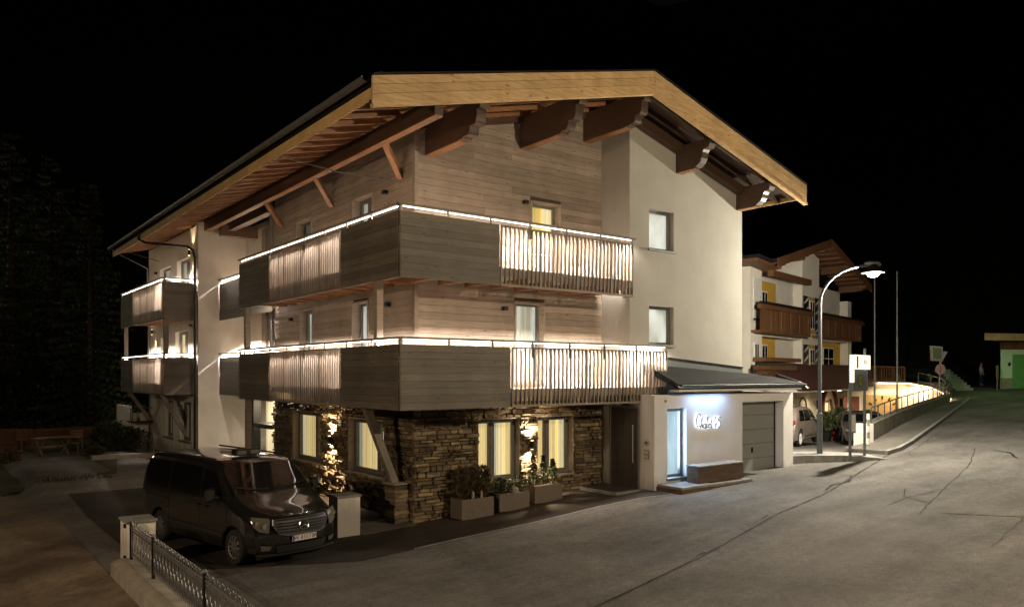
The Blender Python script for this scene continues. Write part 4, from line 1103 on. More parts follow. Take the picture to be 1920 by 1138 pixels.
van, vhalf, vtx, vtz, vside, vtop = car('parked_van', 'black passenger van parked between the two white pillars with its nose to the road', 'van', (-4.485, 3.145, 0), hv, VP, .965, (1.05, 4.25), .335, 'van_paint',
    [[(2.98, 1.16), (3.98, 1.16), (3.80, 1.30), (3.40, 1.68), (3.02, 1.72)], [(1.58, 1.17), (2.88, 1.17), (2.88, 1.74), (1.58, 1.75)], [(.36, 1.18), (1.46, 1.17), (1.46, 1.75), (.42, 1.74)]],
    ((3.48, 1.80), (4.10, 1.29)))
vside('side_stripe_seam', [(.2, 1.075), (2.95, 1.065), (2.95, 1.08), (.2, 1.09)], 'black_paint', .003)
vside('sliding_door_rail', [(.35, .985), (1.5, .975), (1.5, 1.0), (.35, 1.01)], 'black_paint', .005)
for x in (1.52, 2.93, 4.0): vside('door_seam', [(x, .35), (x + .012, .35), (x + .012, 1.13), (x, 1.13)], 'black_paint', .003)
vside('side_moulding', [(1.45, .50), (3.85, .50), (3.85, .56), (1.45, .56)], 'black_rubber', .012)
for x in (2.75, 3.08):
    for s in (-1, 1): MB().bar((x, s * .995, 1.0), (x + .2, s * .995, 1.0), .025, .03).build('door_handle', 'van_paint', van)
for s in (-1, 1):
    mi = MB().bar((3.75, s * .96, 1.22), (3.72, s * 1.06, 1.24), .05, .05); mi.build('mirror_arm', 'black_rubber', van)
    MB().box(3.66, 3.80, min(s * 1.06, s * 1.25), max(s * 1.06, s * 1.25), 1.16, 1.42).build('door_mirror', 'van_paint', van, bevel=.03)
    # headlight: swept unit on the corner
    pts = [(4.60, .94), (4.80, .98), (4.93, .90), (4.99, .76), (4.90, .70), (4.76, .74)]
# front fittings: points on the nose surface by width fraction
def nose(y, z):
    v = min(1, abs(y) / .9); x = {.95: 5.03, .86: 5.10, .62: 5.14, .42: 5.15, .22: 5.08}
    ks = sorted(x); zz = max(ks[0], min(ks[-1], z))
    for a, b in zip(ks, ks[1:]):
        if zz <= b: xx = x[a] + (x[b] - x[a]) * (zz - a) / (b - a); break
    return xx - .24 * v ** 2.6
def nose_patch(name, poly, mat, off, par=None, n=14):
    """poly: outline in y,z ; projected onto the nose"""
    bm = bmesh.new(); bm.faces.new([bm.verts.new((p[0], p[1], 0)) for p in poly])
    ys_ = [p[0] for p in poly]; zs_ = [p[1] for p in poly]
    for k in range(1, n): 
        c = min(ys_) + (max(ys_) - min(ys_)) * k / n; bmesh.ops.bisect_plane(bm, geom=bm.verts[:] + bm.edges[:] + bm.faces[:], plane_co=(c, 0, 0), plane_no=(1, 0, 0))
    for k in range(1, 6):
        c = min(zs_) + (max(zs_) - min(zs_)) * k / 6; bmesh.ops.bisect_plane(bm, geom=bm.verts[:] + bm.edges[:] + bm.faces[:], plane_co=(0, c, 0), plane_no=(0, 1, 0))
    bmesh.ops.triangulate(bm, faces=bm.faces[:]); bm.verts.index_update()
    m2 = MB(); m2.v = [(nose(v.co.x, v.co.y) + off, v.co.x, v.co.y) for v in bm.verts]; m2.f = [tuple(v.index for v in f.verts) for f in bm.faces]; bm.free()
    return m2.build(name, mat, par or van, smooth=True, fix=False)
gr_ = nose_patch('grille', [(-.56, .90), (.56, .90), (.58, .80), (.48, .64), (.34, .60), (-.34, .60), (-.48, .64), (-.58, .80)], 'black_paint', .012)
for z in (.66, .715, .77, .825, .88):
    MB().tube([(nose(y, z) + .022, y, z) for y in [-.52 + .104 * k for k in range(11)]], .011, 5).build('grille_bar', 'dark_metal', gr_)
MB().tube([(nose(y, z) + .018, y, z) for y, z in [(-.575, .90), (-.59, .80), (-.49, .635), (-.34, .592), (0, .588), (.34, .592), (.49, .635), (.59, .80), (.575, .90)]], .010, 5).build('grille_trim', 'zinc', gr_)
em = MB(); c0 = (nose(0, .76) + .045, 0, .76)
em.tube([(c0[0], .095 * math.cos(2 * math.pi * k / 24), c0[2] + .095 * math.sin(2 * math.pi * k / 24)) for k in range(25)], .011, 6, cap=False)
for k in range(3):
    a = R(90 + 120 * k); em.tube([c0, (c0[0], .09 * math.cos(a), c0[2] + .09 * math.sin(a))], [.016, .006], 5)
em.build('star_emblem', 'chrome', gr_, fix=False)
for s in (-1, 1):
    hl = nose_patch('headlight', [(s * .62, .92), (s * .90, .965), (s * .90, .80), (s * .82, .70), (s * .66, .66)], 'lamp_glass', .008, n=6)
    for (yy, zz, rr) in ((.72, .79, .055), (.84, .85, .045)):
        k = MB(); xx = nose(yy, zz) + .02
        k.tube([(xx - .03, s * yy, zz), (xx, s * yy, zz)], rr, 14); k.build('reflector', 'chrome', hl)
    fo = nose_patch('fog_light', [(s * .62, .42), (s * .80, .44), (s * .78, .34), (s * .64, .34)], 'lamp_glass', .006, n=4)
nose_patch('air_intake', [(-.55, .42), (.55, .42), (.50, .28), (-.50, .28)], 'black_rubber', .006)
nose_patch('bumper_lip', [(-.85, .27), (.85, .27), (.80, .23), (-.80, .23)], 'black_rubber', .02)
xp = nose(0, .52) + .03
npb = MB().box(xp, xp + .012, -.26, .26, .47, .58).build('number_plate', 'white_paint', van)
B('euro_band', 'blue_paint', npb, xp + .0125, xp + .014, -.26, -.22, .471, .579)
for z in (.472, .573): B('plate_line', 'red_paint', npb, xp + .0125, xp + .014, -.215, .255, z, z + .005)
def text(name, body, size, mat, par, loc, rot, ext=.002):
    cu = bpy.data.curves.new(name, 'FONT'); cu.body = body; cu.size = size; cu.extrude = ext; cu.align_x = 'CENTER'; cu.align_y = 'CENTER'
    o = bpy.data.objects.new(name, cu); link(o); bpy.context.view_layer.update()
    dg = bpy.context.evaluated_depsgraph_get(); me = bpy.data.meshes.new_from_object(o.evaluated_get(dg)); bpy.data.objects.remove(o)
    me.materials.clear(); me.materials.append(MATS[mat]); o = bpy.data.objects.new(name, me); link(o); o.parent = par
    o.location = Vector(loc) - ORG[par.name]; o.rotation_euler = rot; ORG[o.name] = Vector(loc); return o
for k, c_ in enumerate('W 83572W'):
    if c_ != ' ': text('plate_letter', c_, .10, 'black_paint', npb, (xp + .015, -.175 + k * .058, .525), (R(90), 0, R(90)))
for s in (-1, 1): MB().tube([(nose(0, 1.0) - .95 - .02, s * .1, 1.335), (4.06, s * .42, 1.36), (3.98, s * .75, 1.42)], .012, 5).build('wiper', 'black_rubber', van)
MB().tube([(.4, -.75, 1.915), (3.2, -.76, 1.905)], .02, 6).build('roof_rail', 'black_rubber', van); MB().tube([(.4, .75, 1.915), (3.2, .76, 1.905)], .02, 6).build('roof_rail', 'black_rubber', van)
tx = MB().box(2.9, 3.1, -.28, .28, 1.925, 2.06).build('roof_sign', 'dark_metal', van, bevel=.02)
B('sign_face', 'lamp_glass', tx, 3.101, 3.108, -.24, -.05, 1.95, 2.03); B('sign_face', 'lamp_glass', tx, 3.101, 3.108, .05, .24, 1.95, 2.03)
# silver SUV and dark saloon in the hotel yard
SP = [(.1, .30), (.0, .5), (.02, .85), (.22, 1.15), (.45, 1.52), (.8, 1.66), (1.9, 1.69), (2.6, 1.60), (3.35, 1.10), (4.05, 1.0), (4.35, .86), (4.42, .6), (4.40, .40), (4.3, .25)]
p = at(11.99, 32); sz = yz(p.x, p.y); SA = R(16); p = p - Vector((math.cos(SA), math.sin(SA), 0)) * .85
suv, sh_, _, _, sside, _ = car('silver_suv', 'silver off-road car parked in the yard behind the garage, seen from its rear quarter', 'car', (p.x - .91 * math.sin(SA), p.y + .91 * math.cos(SA), sz), SA, SP, .91, (.85, 3.5), .35, 'suv_paint',
    [[(.62, 1.08), (1.35, 1.06), (1.35, 1.50), (.85, 1.52)], [(1.43, 1.06), (2.2, 1.05), (2.15, 1.50), (1.43, 1.52)], [(2.28, 1.05), (3.05, 1.05), (2.55, 1.44), (2.25, 1.49)]], ((2.72, 1.52), (3.28, 1.13)), group='cars parked in the hotel yard', spokes=7, rim='white_paint')
for s in (-1, 1):
    MB().box(.0, .3, min(s * .74, s * .86), max(s * .74, s * .86), .95, 1.12).build('tail_light', 'red_paint', suv, bevel=.02)
    MB().tube([(.7, s * .68, 1.73), (2.3, s * .68, 1.72)], .02, 6).build('roof_rail', 'silver', suv)
    MB().box(2.75, 2.9, min(s * .93, s * 1.08), max(s * .93, s * 1.08), 1.05, 1.18).build('door_mirror', 'suv_paint', suv, bevel=.02)
sside('door_sill', [(1.25, .42), (3.05, .42), (3.05, .47), (1.25, .47)], 'silver', .02)
DP = [(.05, .28), (.0, .5), (.05, .85), (.5, .98), (.85, 1.05), (1.45, 1.38), (2.3, 1.43), (2.8, 1.34), (3.45, .95), (4.2, .84), (4.5, .68), (4.55, .5), (4.5, .25)]
p = fr(1622, 33); sz = yz(p.x, p.y)
sal, _, _, _, dside, _ = car('dark_saloon', 'dark saloon car facing out of the yard beside the ramp wall', 'car', (p.x + 4.5 * math.cos(R(32)), p.y + 4.5 * math.sin(R(32)), sz), R(-148), DP, .88, (.85, 3.6), .32, 'dark_paint',
    [[(.95, .98), (1.9, .97), (1.9, 1.30), (1.5, 1.30)], [(1.98, .97), (3.1, .96), (2.65, 1.24), (1.98, 1.31)]], ((2.88, 1.28), (3.38, .99)), group='cars parked in the hotel yard', spokes=7)
for s in (-1, 1): MB().box(4.30, 4.44, min(s * .5, s * .78), max(s * .5, s * .78), .58, .70).build('headlight', 'lamp_glass', sal, bevel=.02)
B('number_plate', 'white_paint', sal, 4.56, 4.575, -.26, .26, .40, .51); B('grille', 'black_paint', sal, 4.545, 4.56, -.35, .35, .54, .66)
# ================================================================== HOTEL across the yard
HT = thing('alpine_hotel', 'cream alpine hotel with carved brown balconies, yellow window surrounds and striped shutters', 'building', (23.1, 7.05, 0), rz=math.atan2(.2095, .978), local=True)
def hb(name, mat, *b, par=None, **k): return B(name, mat, par or HT, *b, **k)
hb('wall', 'hotel_plaster', 0, 1.45, 0, 9, .0, 9.0)                 # left block
w = MB(); w.box(1.45, 7.1, .5, 9, 0, 9.1); w.build('wall', 'hotel_plaster', HT)        # loggia back wall
w = MB().prism([(7.1, 0), (9.85, 0), (9.85, 10.4), (8.2, 10.75), (7.1, 10.5)], 'y', 0, 9); w.build('wall', 'hotel_plaster', HT)
w = MB(); w.box(9.85, 15.2, .5, 9, 0, 8.9); w.build('wall', 'hotel_plaster', HT)
hb('wall', 'hotel_plaster', 15.2, 15.9, .0, 9, 0, 8.3)
hb('loggia_slab', 'hotel_plaster', 1.45, 7.1, .05, .5, 5.55, 5.75); hb('loggia_slab', 'hotel_plaster', 9.85, 15.8, .05, .5, 5.6, 5.8); hb('loggia_slab', 'hotel_plaster', 9.85, 15.8, .05, .5, 2.9, 3.1); hb('loggia_slab', 'hotel_plaster', 1.45, 7.1, .05, .5, 2.8, 3.0)
# the windows
def hwin(x0, x1, z0, z1, y, par=None, shut=False, surround=None):
    if surround: hb('surround', 'yellow_paint', surround[0], surround[1], y - .012, y - .002, surround[2], surround[3])
    f = hb('window', 'white_paint', x0 - .08, x1 + .08, y - .06, y - .013, z0 - .08, z1 + .08)
    hb('pane', 'van_glass', x0, x1, y - .066, y - .061, z0, z1, par=f)
    hb('muntin', 'white_paint', (x0 + x1) / 2 - .03, (x0 + x1) / 2 + .03, y - .075, y - .067, z0, z1, par=f); hb('muntin', 'white_paint', x0, x1, y - .08, y - .076, (z0 + z1) / 2 - .025, (z0 + z1) / 2 + .025, par=f)
def shutter(x0, x1, z0, z1, y):
    s = hb('shutter', 'black_paint', x0, x1, y - .05, y - .002, z0, z1)
    n = 4
    for k in range(n):
        h_ = (z1 - z0) / n; z = z0 + k * h_
        MB().prism([(x0 + .05, z + .05), (x0 + .05, z + .30 * h_), (x1 - .05, z + h_ * .95), (x1 - .05, z + h_ * .6)], 'y', y - .056, y - .051).build('stripe', 'white_paint', s)
hwin(12.0, 13.7, 3.95, 5.2, .5, surround=(11.0, 15.7, 3.2, 5.55))
hwin(2.6, 3.2, 3.5, 5.1, .5, surround=(2.0, 4.4, 3.1, 5.5)); hwin(2.6, 3.2, 6.2, 7.9, .5, surround=(2.0, 4.5, 5.9, 8.5))
for z0 in (5.95, 3.2):
    for x0 in (7.25, 9.05): shutter(x0, x0 + .72, z0, z0 + 2.1, 0)
    hb('surround', 'yellow_paint', 7.98, 9.04, -.02, -.003, z0, z0 + 2.1)
    hwin(8.2, 8.8, z0 + .3, z0 + 1.8, -.02)
hwin(.5, .9, 3.7, 5.1, 0); hb('panel', 'white_paint', .35, 1.35, -.04, -.002, 6.4, 8.4); hb('sill', 'black_paint', .3, 1.4, -.08, -.0405, 6.3, 6.39); hb('sill', 'black_paint', .3, 1.4, -.08, -.002, 3.4, 3.5)
# carved wooden balconies
def hbal(x0, x1, zt, zb):
    b = hb('balcony', 'hotel_wood', x0, x1, -.5, -.0, zb - .12, zb)
    hb('handrail', 'hotel_wood', x0 - .15, x1 + .2, -.62, -.40, zt - .22, zt, par=b)
    hb('flower_box', 'black_paint', x0, x1, -.60, -.42, zt + .001, zt + .16, par=b)
    n = int((x1 - x0) / .3)
    for k in range(n):
        a = x0 + (x1 - x0) * k / n; piece('board', 'hotel_wood', b, a, a + (x1 - x0) / n - .02, -.5, -.47 + .02 * (k % 2), zb, zt - .2)
    for k in range(int((x1 - x0) / 1.3) + 1): piece('post', 'hotel_wood', b, x0 + k * 1.3, x0 + k * 1.3 + .1, -.53, -.46, zb, zt - .19)
hbal(.1, 7.0, 7.05, 5.8); hbal(8.6, 16.4, 7.0, 5.85); hbal(-.4, 4.4, 4.05, 3.2)
# balcony canopy and red lean-to roof over the ground floor
MB().prism([(-1.6, 2.85), (0, 4.1), (0, 4.2), (-1.75, 2.85)], 'x', 2.0, 15.5).build('porch_roof', 'dark_red_roof', HT)
MB().prism([(-1.6, 2.70), (-1.5, 2.84), (-.05, 2.84), (-.05, 2.70)], 'x', 2.1, 15.4).build('porch_soffit', 'hotel_plaster', HT)
hb('ledge_roof', 'hotel_wood', .3, 5.0, -.7, -.002, 4.25, 4.45)
# main gable roof
def hs(x): return 11.2 - .25 * abs(x - 8.2)
rh = MB().prism([(.4, hs(.4) - .2), (8.2, hs(8.2) - .2), (8.2, hs(8.2)), (.4, hs(.4))], 'y', -1.2, 9).build('roof', 'roof_sheet', HT)
MB().prism([(8.201, hs(8.2) - .2), (15.9, hs(15.9) - .2), (15.9, hs(15.9)), (8.201, hs(8.2))], 'y', -1.2, 9).build('roof_slope', 'roof_sheet', rh)
for a, b in ((.4, 8.19), (8.21, 15.9)):
    MB().prism([(a, hs(a) - .42), (b, hs(b) - .42), (b, hs(b) + .02), (a, hs(a) + .02)], 'y', -1.28, -1.21).build('bargeboard', 'hotel_wood', rh)
    MB().prism([(a, hs(a) - .26), (b, hs(b) - .26), (b, hs(b) - .202), (a, hs(a) - .202)], 'y', -1.2, .5).build('soffit', 'hotel_wood', rh)
for x in (1.3, 4.6, 8.05, 11.6, 15.0):
    z = hs(x) - .55
    MB().prism([(-1.15, z + .27), (-1.15, z + .12), (-.98, z + .1), (-.92, z - .05), (-.7, z - .08), (.5, z - .12), (.5, z + .27)], 'x', x, x + .3).build('purlin', 'hotel_wood', rh)
for k in range(9):
    x = 8.7 + k * .7
    MB().prism([(-1.2, hs(x) - .36), (.5, hs(x) - .36), (.5, hs(x) - .27), (-1.2, hs(x) - .27)], 'x', x, x + .12).build('rafter', 'hotel_wood', rh)
MB().prism([(-1.2, 9.15), (1.4, 9.0), (1.4, 9.15), (-1.2, 9.3)], 'y', -1.0, 9).build('low_roof', 'roof_sheet', rh)
MB().prism([(-1.2, 9.0), (1.4, 8.85), (1.4, 8.99), (-1.2, 9.14)], 'y', -.9, 2).build('low_soffit', 'hotel_wood', rh)
hb('beam', 'hotel_wood', 1.45, 6.9, -.6, -.3, 8.55, 8.85)
# ground floor: arched doorway with stone trim, round wreath, wall lanterns, brown door
def archpts(cx, z0, w, h, n=14): 
    return [(cx - w / 2, z0), (cx - w / 2, z0 + h - w / 2)] + [(cx - w / 2 * math.cos(math.pi * k / n), z0 + h - w / 2 + w / 2 * math.sin(math.pi * k / n) * 1.15) for k in range(1, n)] + [(cx + w / 2, z0 + h - w / 2), (cx + w / 2, z0)]
zg = .25
ad = MB().prism(archpts(11.3, zg, 2.5, 2.35), 'y', -.05, -.002).build('arched_doorway', 'hotel_plaster', HT)
for p, q in zip(archpts(11.3, zg, 2.7, 2.45), archpts(11.3, zg, 2.7, 2.45)[1:]):
    L_ = math.hypot(q[0] - p[0], q[1] - p[1])
    if L_ < 1: MB().bar((p[0], -.12, p[1]), (q[0], -.12, q[1]), .16, .30, (0, 1, 0)).build('arch_stone', 'brick_red', ad)
hb('door_leaf', 'hotel_wood', 10.3, 11.3, -.08, -.0505, zg, 2.05, par=ad); hb('door_pane', 'curtain_warm', 10.45, 11.15, -.09, -.081, zg + .3, 1.9, par=ad)
for z in (.9, 1.3): hb('glazing_bar', 'hotel_wood', 10.45, 11.15, -.096, -.0905, z, z + .04, par=ad)
MB().bar((11.5, -.12, 2.1), (12.6, -.12, zg), .12, .12).build('arch_timber', 'hotel_wood', ad)
hb('brown_door', 'brick_red', 14.2, 14.9, -.06, -.002, zg, 2.2)
wr_ = MB().tube([(7.0 + .55 * math.cos(2 * math.pi * k / 22), -.08, 1.75 + .55 * math.sin(2 * math.pi * k / 22)) for k in range(23)], .035, 6, cap=False); wr_.build('ring_ornament', 'bark', HT)
for x in (9.3, 13.4):
    o = hb('wall_lantern', 'dark_metal', x, x + .2, -.25, -.05, 1.6, 2.1)
hb('lit_wall', 'hotel_plaster', 5.2, 9.7, -.03, -.002, zg, 2.6)
hc = lambda x, y, z: HT.matrix_world @ Vector((x, y, z))
for x in (7.5, 10.5, 13.8):
    o = MB().lathe([(.10, 0), (.10, .05)], (x, -.95, 2.63), 12).build('soffit_lamp', 'fixture_glow', HT)
    light('SPOT', 'beam', (x, -.95, 2.6), 130, (1, .72, .42), HT, to=None, spot_size=R(150), spot_blend=.6, shadow_soft_size=.1)
# plants in red tubs by the door
for i, (px, d, h) in enumerate(((1549, 38.6, .9), (1577, 38.2, 1.1), (1563, 39.6, .5))):
    p = fr(px, d); z = yz(p.x, p.y)
    t = thing('tub_plant', ['bushy green tub plant at the left of the arched doorway', 'tallest tub plant, between the arched doorway and the brown door', 'small low tub plant in the middle of the arched doorway'][i], 'plant', (p.x, p.y, z), 'tub plants by the hotel door')
    MB().lathe([(.22, 0), (.3, .5), (.32, .55), (.27, .56)], (p.x, p.y, z), 12).build('tub', 'black_paint' if i < 2 else 'red_paint', t)
    shrub('foliage', 'shrub_leaf', t, (p.x, p.y, z + .5), .38, .38, h, 300, .22, seed=60 + i, up=.8)

# ================================================================== RAMP WALL, TERRACE, RAILINGS
rw = thing('ramp_wall', 'concrete wall with tubular railing climbing beside the road', 'wall', (18.3, -1.55, .9))
def rtop(x): return lerpk(x, [(18.3, 1.76), (24, 2.0), (30, 2.22), (38.4, 2.5)])
wm = MB(); prev = None
for (x, y) in RAMP:
    q = [(x, y, gz(x, y - .3) - .6), (x, y, rtop(x)), (x - .15, y + .35, rtop(x)), (x - .15, y + .35, 0)]
    wm.v += q
for i in range(len(RAMP) - 1):
    a = 4 * i; b = a + 4
    for k in range(4): wm.f.append((a + k, b + k, b + (k + 1) % 4, a + (k + 1) % 4))
wm.f += [(0, 1, 2, 3), (16, 17, 18, 19)]
wm.build('wall', 'ramp_concrete', rw)
B('end_pier', 'hotel_plaster', rw, 18.0, 18.35, -1.62, -1.05, .5, 1.79)
def railing(par, pts, h, posts, mat='galvanised', mid=True):
    MB().tube([(p[0], p[1], p[2] + h) for p in pts], .028, 6).build('handrail', mat, par)
    if mid: MB().tube([(p[0], p[1], p[2] + h * .55) for p in pts], .016, 6).build('mid_rail', mat, par)
    L_ = [0]
    for a, b in zip(pts, pts[1:]): L_.append(L_[-1] + (Vector(b) - Vector(a)).length)
    for i in range(posts + 1):
        s = L_[-1] * i / posts
        for k in range(len(pts) - 1):
            if s <= L_[k + 1] + 1e-6:
                q = Vector(pts[k]).lerp(Vector(pts[k + 1]), (s - L_[k]) / (L_[k + 1] - L_[k])); break
        MB().tube([q, q + Vector((0, 0, h))], .026, 6).build('post', mat, par)
railing(rw, [(x + .1, ramp_y(x) + .15, rtop(x)) for x in (18.8, 24, 30, 34.5, 38.2)], .58, 16, mat='dark_steel', mid=False)
te = thing('terrace_wall', 'curved terrace wall washed by a warm light strip along its top', 'wall', (33, 17, .3))
tw = MB()
for (x, y), z in zip(TERR, TZ): tw.v += [(x, y, -.2), (x, y, z), (x + .3, y + .4, z), (x + .3, y + .4, -.2)]
for i in range(len(TERR) - 1):
    a = 4 * i; b = a + 4
    for k in range(4): tw.f.append((a + k, b + k, b + (k + 1) % 4, a + (k + 1) % 4))
tw.build('wall', 'hotel_plaster', te)
ca = Vector((*TERR[0], 0)); cb_ = Vector((*TERR[2], 0)); cd = (cb_ - ca).normalized(); cn = Vector((cd.y, -cd.x, 0)); cm = ca + cd * ((fr(1653, 49.5) - ca).dot(cd))
def tpan(name, mat, par, s0, s1, z0, z1, o0, o1):
    vs = [cm + cd * q + cn * o + Vector((0, 0, z)) for o in (o0, o1) for q, z in ((s0, z0), (s1, z0), (s1, z1), (s0, z1))]
    return MB().add(vs, [(0, 1, 2, 3), (7, 6, 5, 4), (0, 4, 5, 1), (1, 5, 6, 2), (2, 6, 7, 3), (3, 7, 4, 0)]).build(name, mat, par)
cdoor = tpan('clock_door', 'clock_paint', te, -1.1, 1.1, .25, 2.3, .01, .06)
for k in range(4): tpan('door_board', 'clock_paint', cdoor, -1.08 + k * .545, -.55 + k * .545, .27, 2.28, .061, .075)
for k in range(12):
    a_ = R(30 * k); x = .92 * math.sin(a_); z = 1.32 + .85 * math.cos(a_)
    if z > .3:
        p0 = cm + cd * (x * .82) + cn * .09 + Vector((0, 0, 1.32 + (z - 1.32) * .82)); p1 = cm + cd * (x * 1.08) + cn * .09 + Vector((0, 0, 1.32 + (z - 1.32) * 1.08))
        MB().bar(p0, p1, .02, .10, cd.cross(Vector((0, 0, 1))) if 0 else cn.cross((p1 - p0))).build('hour_mark', 'black_paint', cdoor)
tpan('wall_panel', 'brick_red', te, -2.0, -1.45, .25, 2.2, .01, .05)
off = Vector((-.25, -.33, -.06))
LP = [Vector((x, y, z)) + off for (x, y), z in zip(TERR, TZ)]
LP[-1] += Vector((-.5, .1, 0))
MB().tube(LP[1:], .05, 6).build('light_strip', 'terrace_led', te)
MB().tube([p + Vector((0, 0, .07)) for p in LP[1:]], .05, 6).build('strip_cover', 'zinc', te)
for a, b in zip(LP[1:], LP[2:]):
    m_ = (a + b) / 2 + Vector((-.05, -.07, -.06))
    o = light('AREA', 'strip_light', m_, 60 * (b - a).length, (1, .66, .36), te, to=m_ + Vector((-.35, -.45, -1)), shape='RECTANGLE', size=(b - a).length, size_y=.05)
    xc = (b - a).normalized(); zc = -(Vector((-.35, -.45, -1))).normalized(); yc = zc.cross(xc).normalized(); zc = xc.cross(yc); o.rotation_euler = Matrix((xc, yc, zc)).transposed().to_euler()
    o.data.cycles.cast_shadow = True
tr = thing('terrace_railing', 'vertical bar railing along the top of the lit terrace wall', 'railing', (TERR[1][0], TERR[1][1], 3.1))
a = Vector((*TERR[1], 3.14)) + Vector((.15, .2, 0)); b = Vector((*TERR[2], 3.10)) + Vector((.15, .2, 0)); a = a + (a - b) * .1
for z in (.08, .98): MB().bar(a + Vector((0, 0, z)), b + Vector((0, 0, z)), .04, .05).build('rail', 'hotel_wood', tr)
for k in range(22):
    q = a.lerp(b, k / 21); MB().bar(q, q + Vector((0, 0, .97)), .03 if k % 7 else .07, .03).build('bar', 'hotel_wood', tr)
r2 = thing('ramp_end_railing', 'curved galvanised railing round the head of the climbing ramp', 'railing', (TERR[3][0], TERR[3][1], 2.8))
railing(r2, [(*fr(1722, 48.6)[:2], 2.55), (*fr(1745, 48)[:2], 2.4), (*fr(1765, 47)[:2], 2.2), (*fr(1773, 45.6)[:2], 2.1), (*fr(1772, 44.4)[:2], 2.1)], 1.15, 6)
# car parked on the upper level, flagpoles
p = fr(1650, 55); 
up_ = car('parked_car', 'barely lit dark car parked on the upper terrace behind the railing', 'car', (p.x, p.y, 3.08), R(-20), DP, .88, (.85, 3.6), .32, 'van_paint', [[(.95, .98), (1.9, .97), (1.9, 1.30), (1.5, 1.30)], [(1.98, .97), (3.1, .96), (2.65, 1.24), (1.98, 1.31)]], ((2.88, 1.28), (3.38, .99)), group='cars parked in the hotel yard', spokes=5)
for i, (px, zt_) in enumerate(((1640, 9.9), (1682, 9.95))):
    p = fr(px, 48.2); z = .3
    o = thing('flagpole', ['bare flagpole in line with the glowing street lamp', 'bare flagpole farther from the hotel, clear of the street lamp'][i], 'flagpole', (p.x, p.y, z), 'bare flagpoles by the terrace')
    MB().tube([(p.x, p.y, z), (p.x, p.y, zt_)], [.07, .045], 8).build('pole', 'galvanised', o); MB().lathe([(.05, 0), (.07, .05), (.02, .12)], (p.x, p.y, zt_), 8).build('knob', 'galvanised', o); MB().lathe([(.12, 0), (.12, .1), (.07, .12)], (p.x, p.y, 2.2 if 0 else z), 8).build('base', 'galvanised', o)

# ================================================================== KERB WALL, STREET LAMP, BUS STOP
kw = thing('kerb_wall', 'low concrete kerb wall edging the yard in front of the street lamp', 'wall', (13.8, -2.4, .6))
kw_pts = [(12.75, -1.75), (13.3, -2.1), (14.2, -2.85), (15.1, -3.45), (15.6, -3.7)]
KT = [.98, 1.0, 1.0, .92, .84]
km = MB()
for (x, y), z in zip(kw_pts, KT): km.v += [(x, y, .3), (x + .02, y + .02, z), (x + .9, y + 1.0, z), (x + .9, y + 1.0, .3)]
for i in range(len(kw_pts) - 1):
    a = 4 * i; b = a + 4
    for k in range(4): km.f.append((a + k, b + k, b + (k + 1) % 4, a + (k + 1) % 4))
km.f += [(0, 1, 2, 3), (16, 17, 18, 19)]
km.build('wall', 'kerb_concrete', kw)
def street_lamp(base, head, label, glow, e, col, spot=R(165), top=None, r=.06, pole_h=None, globe=False):
    t = thing('street_lamp', label, 'street lamp', base)
    b = Vector(base); h = Vector(head); hz = pole_h or (h.z - b.z) * .8
    pts = [b, b + Vector((0, 0, hz))]
    d = Vector((h.x - b.x, h.y - b.y, 0))
    for k in range(1, 9):
        a = math.pi / 2 * k / 8
        pts.append(b + Vector((0, 0, hz)) + d * .92 * (1 - math.cos(a)) + Vector((0, 0, (h.z + .0 - b.z - hz) * math.sin(a))))
    MB().tube(pts, [r] * 2 + [r * .75] * 8, 10).build('pole', 'lamp_pole', t, smooth=True)
    MB().tube([b, b + Vector((0, 0, 1.35)), b + Vector((0, 0, 1.4))], [r * 1.5, r * 1.45, r], 12).build('pole_sleeve', 'lamp_pole', t)
    MB().lathe([(.24, 0), (.24, .03), (.12, .05)], b, 12).build('base_plate', 'galvanised', t)
    dn = d.normalized() if d.length > .01 else Vector((1, 0, 0))
    hd = MB().tube([h - dn * .30 + Vector((0, 0, .06)), h - dn * .18 + Vector((0, 0, .07)), h + dn * .18 + Vector((0, 0, .06)), h + dn * .28 + Vector((0, 0, .05))], [.05, .09, .09, .04], 10).build('lamp_head', 'galvanised', t, smooth=True)
    MB().lathe([(.02, -.20), (.14, -.17), (.23, -.08), (.24, .02)], h + Vector((0, 0, -.18 if globe else -.02)), 14).build('lens', glow, hd, smooth=True)
    if globe: MB().lathe([(.36, -.235), (.34, -.20), (.12, .04), (.02, .09)], h, 18).build('shade', 'dark_metal', hd, smooth=True)  # dish added to keep the lamp's light off the pole arm
    if globe: light('POINT', 'lamp_light', h + Vector((0, 0, -.46)), e, col, t, shadow_soft_size=.1)
    else: light('SPOT', 'lamp_light', h + Vector((0, 0, -.16)), e, col, t, rot=(0, 0, 0), spot_size=spot, spot_blend=.35, shadow_soft_size=.15)
    return t
p = fr(1537, 25.3, .97)
hdp = fr(1637, 25.6, 7.2)
street_lamp(p, hdp, 'curved galvanised street lamp with a glowing yellow head beside the yard entrance', 'street_glow', 5500, (1, .90, .72), pole_h=4.9, globe=True)
bs = thing('bus_stop', 'bus stop post with illuminated white sign box and grey H board', 'bus stop', fr(1594, 24.6, .9))
b1 = fr(1594, 24.4, .86); b2 = fr(1621, 25.4, .86)
MB().tube([b1, (b1.x, b1.y, 4.05)], .045, 8).build('post', 'sign_grey', bs); MB().tube([b2, (b2.x, b2.y, 4.45)], .045, 8).build('post', 'sign_grey', bs)
d_ = (b2 - b1); d_.z = 0; d_.normalize(); nrm = Vector((d_.y, -d_.x, 0))
